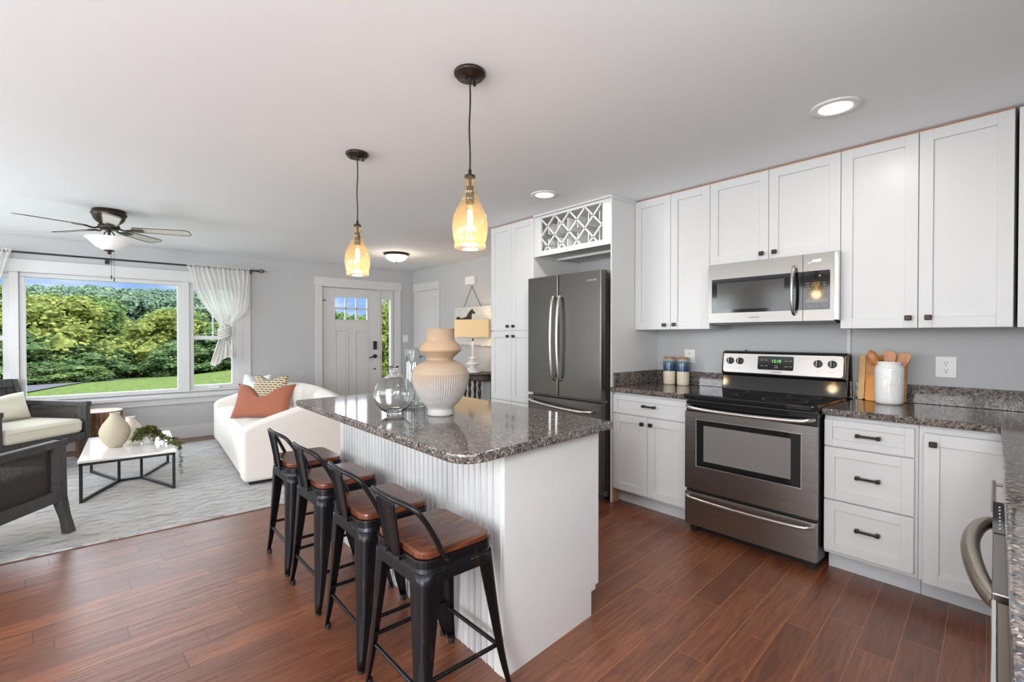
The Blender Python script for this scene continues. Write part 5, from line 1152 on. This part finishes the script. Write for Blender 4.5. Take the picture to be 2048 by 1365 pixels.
# ================================================================== OUTSIDE
def smooth(t): t = max(0, min(1, t)); return t*t*(3-2*t)
def s_edge(t):
    T = [(-.6, .068), (-.086, .070), (.102, .066), (.186, .058), (.48, .047), (1.2, .040)]
    if t <= T[0][0]: return T[0][1]
    for (a, x), (b, y) in zip(T, T[1:]):
        if t <= b: return x+(y-x)*(t-a)/(b-a)
    return T[-1][1]
def terr(x, y):
    t = x/max(y, 4); z0 = -.45
    ze = 1.241-55*s_edge(t)
    if y <= 55: return z0+(ze-z0)*max(0, (y-8.5)/46.5)
    return ze+(y-55)*.02+max(0, y-95)*.050*(1-smooth((t-.24)/.14))
m = MB(); xs = [-120+4*k for k in range(71)]; ys = [7.2+1.2*k for k in range(50)]+[70+7*k for k in range(27)]
vs = [(x*(.12+y/160.), y, terr(x*(.12+y/160.), y)) for y in ys for x in xs]; nx = len(xs)
m.add(vs, [(j*nx+i, j*nx+i+1, (j+1)*nx+i+1, (j+1)*nx+i) for j in range(len(ys)-1) for i in range(nx-1)], True)
def grass():
    mt = Mat('lawn', rough=.9, Specular_IOR_Level=0.0); v = mt.coord(kind='Position'); n = mt.noise(v, 3.5, 6, .8); n2 = mt.noise(v, .35, 4)
    c = mt.ramp(n, [(.3, lin(46, 58, 30)), (.5, lin(78, 94, 52)), (.7, lin(120, 128, 82))]); c = mt.mix(mt.math('MULTIPLY', n2, .4), c, lin(86, 102, 58)); mt.set('Base Color', c); mt.bump(n, .5, .05); return mt.m
gr = m.build('lawn', grass()); gr['kind'] = 'structure'
def on_ground(pts, name, mat, h=.02):
    m = MB(); n = len(pts)//2
    m.add([(x, y, terr(x, y)+h) for x, y in pts], [(2*k, 2*k+1, 2*k+3, 2*k+2) for k in range(n-1)], True); return m.build(name, mat)
dv = []
FAR = [(-10.5, 58), (-7.2, 56.5), (-4.42, 55), (-3.0, 54.4), (-1.1, 53), (1.04, 50.4), (3.0, 49.2)]; NEAR = [(-4.6, 24), (-3.71, 29.4), (-2.8, 35.0), (-2.15, 39.8), (-.95, 46.6), (1.04, 49.7), (3.0, 49.0)]
for k in range(len(FAR)-1):
    for q in range(6):
        f = q/6; dv += [tuple(Vector(NEAR[k]).lerp(Vector(NEAR[k+1]), f)), tuple(Vector(FAR[k]).lerp(Vector(FAR[k+1]), f))]
on_ground(dv, 'driveway', Mat('asphalt', lin(84, 83, 90), .9, Specular_IOR_Level=0.0).m, .06)['kind'] = 'structure'
struct('porch_floor', MB().box(-3, 4.6, YF+.15, 8.9, -.12, -.02), Mat('porch_deck', lin(150, 146, 140), .7).m)
# --- trees
LG = {}
LG['yellowgreen'] = leafmat('yellow_green_leaves', lin(76, 92, 46), lin(126, 136, 70), lin(166, 164, 92), 1.5, 'Position', .35)
LG['green'] = leafmat('mid_green_leaves', lin(60, 84, 50), lin(92, 116, 66), lin(142, 156, 92), 1.5, 'Position', .25)
LG['dark'] = leafmat('deep_green_leaves', lin(48, 70, 46), lin(76, 98, 60), lin(118, 136, 84), 1.5, 'Position', .2)
LG['hazetint'] = leafmat('haze_tinted_leaves', lin(74, 98, 86), lin(96, 118, 98), lin(134, 150, 116), .8, 'Position', .2)  # distance haze is put into this leaf colour
BARK = Mat('pale_bark', lin(124, 112, 98), .9).m; DARKBARK = Mat('dark_bark', lin(58, 48, 40), .9).m
def crown_mesh(name, seed, nblob, nleaf, size, mat, R=1.0, Hh=1.0, low=.18):
    rd = random.Random(seed); m = MB(); blobs = []
    for k in range(nblob):
        z = rd.uniform(low, .92); rr = R*.42*sin(pi*min(1, .12+z*.92))**.6; a = rd.uniform(0, 2*pi); q = rr*sqrt(rd.random())*1.1
        blobs.append((Vector((q*cos(a), q*sin(a), z*Hh)), rd.uniform(.13, .22)*R*(1.1-.35*z)))
    for _ in range(nleaf):
        c_, r = rd.choice(blobs); d = Vector((rd.gauss(0, 1), rd.gauss(0, 1), rd.gauss(0, 1)+.25)).normalized(); p = c_+d*r*rd.uniform(.80, 1.08)
        n_ = (d+Vector((rd.uniform(-.8, .8), rd.uniform(-.8, .8), rd.uniform(-.5, .9)))).normalized(); u = n_.orthogonal().normalized(); w = n_.cross(u); s = size*rd.uniform(.6, 1.4)
        a = rd.uniform(0, pi); u, w = u*cos(a)+w*sin(a), w*cos(a)-u*sin(a)
        m.add([p-u*s-w*s*.5, p+u*s*.2-w*s*.9, p+u*s+w*s*.4, p-u*s*.2+w*s], [(0, 1, 2, 3)])
    for c_, r in blobs:
        m.add([c_+r*.82*Vector(v) for v in ((1, 0, 0), (-1, 0, 0), (0, 1, 0), (0, -1, 0), (0, 0, 1), (0, 0, -1))], [(0, 2, 4), (2, 1, 4), (1, 3, 4), (3, 0, 4), (2, 0, 5), (1, 2, 5), (3, 1, 5), (0, 3, 5)])
    o = m.build(name, mat); return o
def make_tree(kind, seed, nblob, nleaf, size, mat, low=.18, bark=DARKBARK, trunk=.5, th=.018):
    t = thing('tree', 'x', 'tree'); o = crown_mesh('crown', seed, nblob, nleaf, size, mat, low=low); o.parent = t
    rd = random.Random(seed); m = MB(); m.tube([(0, 0, -.03), (.01, 0, .2), (-.01, .01, trunk)], lambda q: th*(1-.6*q), seg=8)
    for k in range(5):
        a = rd.uniform(0, 2*pi); z = rd.uniform(.18, trunk); m.tube([(0, 0, z), (.07*cos(a), .07*sin(a), z+.08), (.17*cos(a), .17*sin(a), z+.2)], lambda q: th*.45*(1-.7*q), seg=6)
    m.build('trunk', bark, t); return t
protos = {'a': make_tree('a', 1, 44, 9500, .017, LG['yellowgreen'], .05), 'b': make_tree('b', 2, 40, 9500, .017, LG['green'], .04), 'c': make_tree('c', 3, 36, 7000, .018, LG['dark'], .02),
          'h': make_tree('h', 4, 26, 3200, .024, LG['hazetint'], .05), 's': make_tree('s', 5, 34, 8000, .017, LG['yellowgreen'], .28, BARK, .62, .022)}
used = set()
def plant(k, x, y, h, w, rz, label, group=None):
    o = protos[k] if k not in used else copy_tree(protos[k]); used.add(k)
    o.location = (x, y, terr(x, y)-.05); o.scale = (w, w, h); o.rotation_euler = (0, 0, rz); o['label'] = label
    if group: o['group'] = group
    elif 'group' in o: del o['group']
    return o
TL = 'leafy tree in the thick green row beyond the driveway'
def upx(u, D):   # world x at distance y=D for the direction seen through the window at column u (used once to lay out the row of trees)
    a = (u-1024)/FPX; return D*(sin(YAW)+a*cos(YAW))/(cos(YAW)-a*sin(YAW))
row = [('b', -10, 60, 11.5, 9, 'leftmost big green tree seen through the front window'), ('s', 128, 57, 10.2, 11.5, 'tall pale-trunked tree left of centre in the front window'),
       ('a', 60, 56, 9.2, 9.5, 'yellow-green tree at the left side of the front window view'), ('c', 92, 53, 5.6, 7, None), ('b', 186, 62, 10.5, 8.5, 'bushy green tree in the centre of the front window view'),
       ('a', 200, 66, 9.6, 7.5, None), ('c', 172, 53, 4.6, 7.5, None), ('a', 334, 55, 8.6, 8.6, 'round yellow-green tree in the right half of the front window view'),
       ('b', 352, 60, 9.0, 9, None), ('c', 352, 52, 4.2, 6.0, None), ('b', 398, 56, 7.0, 8, 'yellowish tree seen through the narrow right-hand window'), ('c', 428, 52, 5.2, 9, 'dark green tree behind the knotted curtain'),
       ('c', 280, 88, 6.5, 12, None), ('b', 30, 62, 10.0, 9, None), ('c', 12, 52, 6, 7, None), ('a', -40, 58, 9, 9, None), ('b', 460, 58, 6.5, 8, None), ('c', 205, 54, 3.6, 4.5, None), ('c', 120, 50, 2.6, 6, None), ('a', 60, 50, 2.0, 5, None), ('b', 150, 49, 1.9, 5, None)]
rt_ = random.Random(11)
for k, u, y, h, w, lb in row: plant(k, upx(u, y), y, h*.70, w*.92, rt_.uniform(0, 6), lb or TL, None if lb else 'row of trees beyond the driveway')
HL = 'haze-tinted tree on the distant wooded hillside'
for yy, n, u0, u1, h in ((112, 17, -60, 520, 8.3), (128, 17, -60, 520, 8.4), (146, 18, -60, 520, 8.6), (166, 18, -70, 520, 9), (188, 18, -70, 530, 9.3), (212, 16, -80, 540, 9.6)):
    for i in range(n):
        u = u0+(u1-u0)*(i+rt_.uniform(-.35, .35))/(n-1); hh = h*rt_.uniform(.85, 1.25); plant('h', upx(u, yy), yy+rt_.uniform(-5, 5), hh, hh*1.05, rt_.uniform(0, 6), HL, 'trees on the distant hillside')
for u, y, h in ((668, 70, 6.0), (690, 72, 5.8), (712, 70, 5.4), (735, 72, 5.6), (650, 74, 6.0), (755, 70, 5.6), (620, 72, 6), (590, 70, 6)): plant('b', upx(u, y), y, h, 6.5, rt_.uniform(0, 6), 'distant tree top seen through the front door glass', 'tree tops seen through the front door')
x = upx(776, 22); o = plant('a', x, 22, 3.9, 3.0, 1.0, 'green shrub seen through the narrow sidelight beside the front door'); o.location.z = terr(x, 22)-.15; o.name = 'tall_shrub'; o['category'] = 'shrub'
x = upx(768, 40); o = plant('b', x, 40, 5.0, 5, 2.0, 'dark tree behind the sidelight shrub')
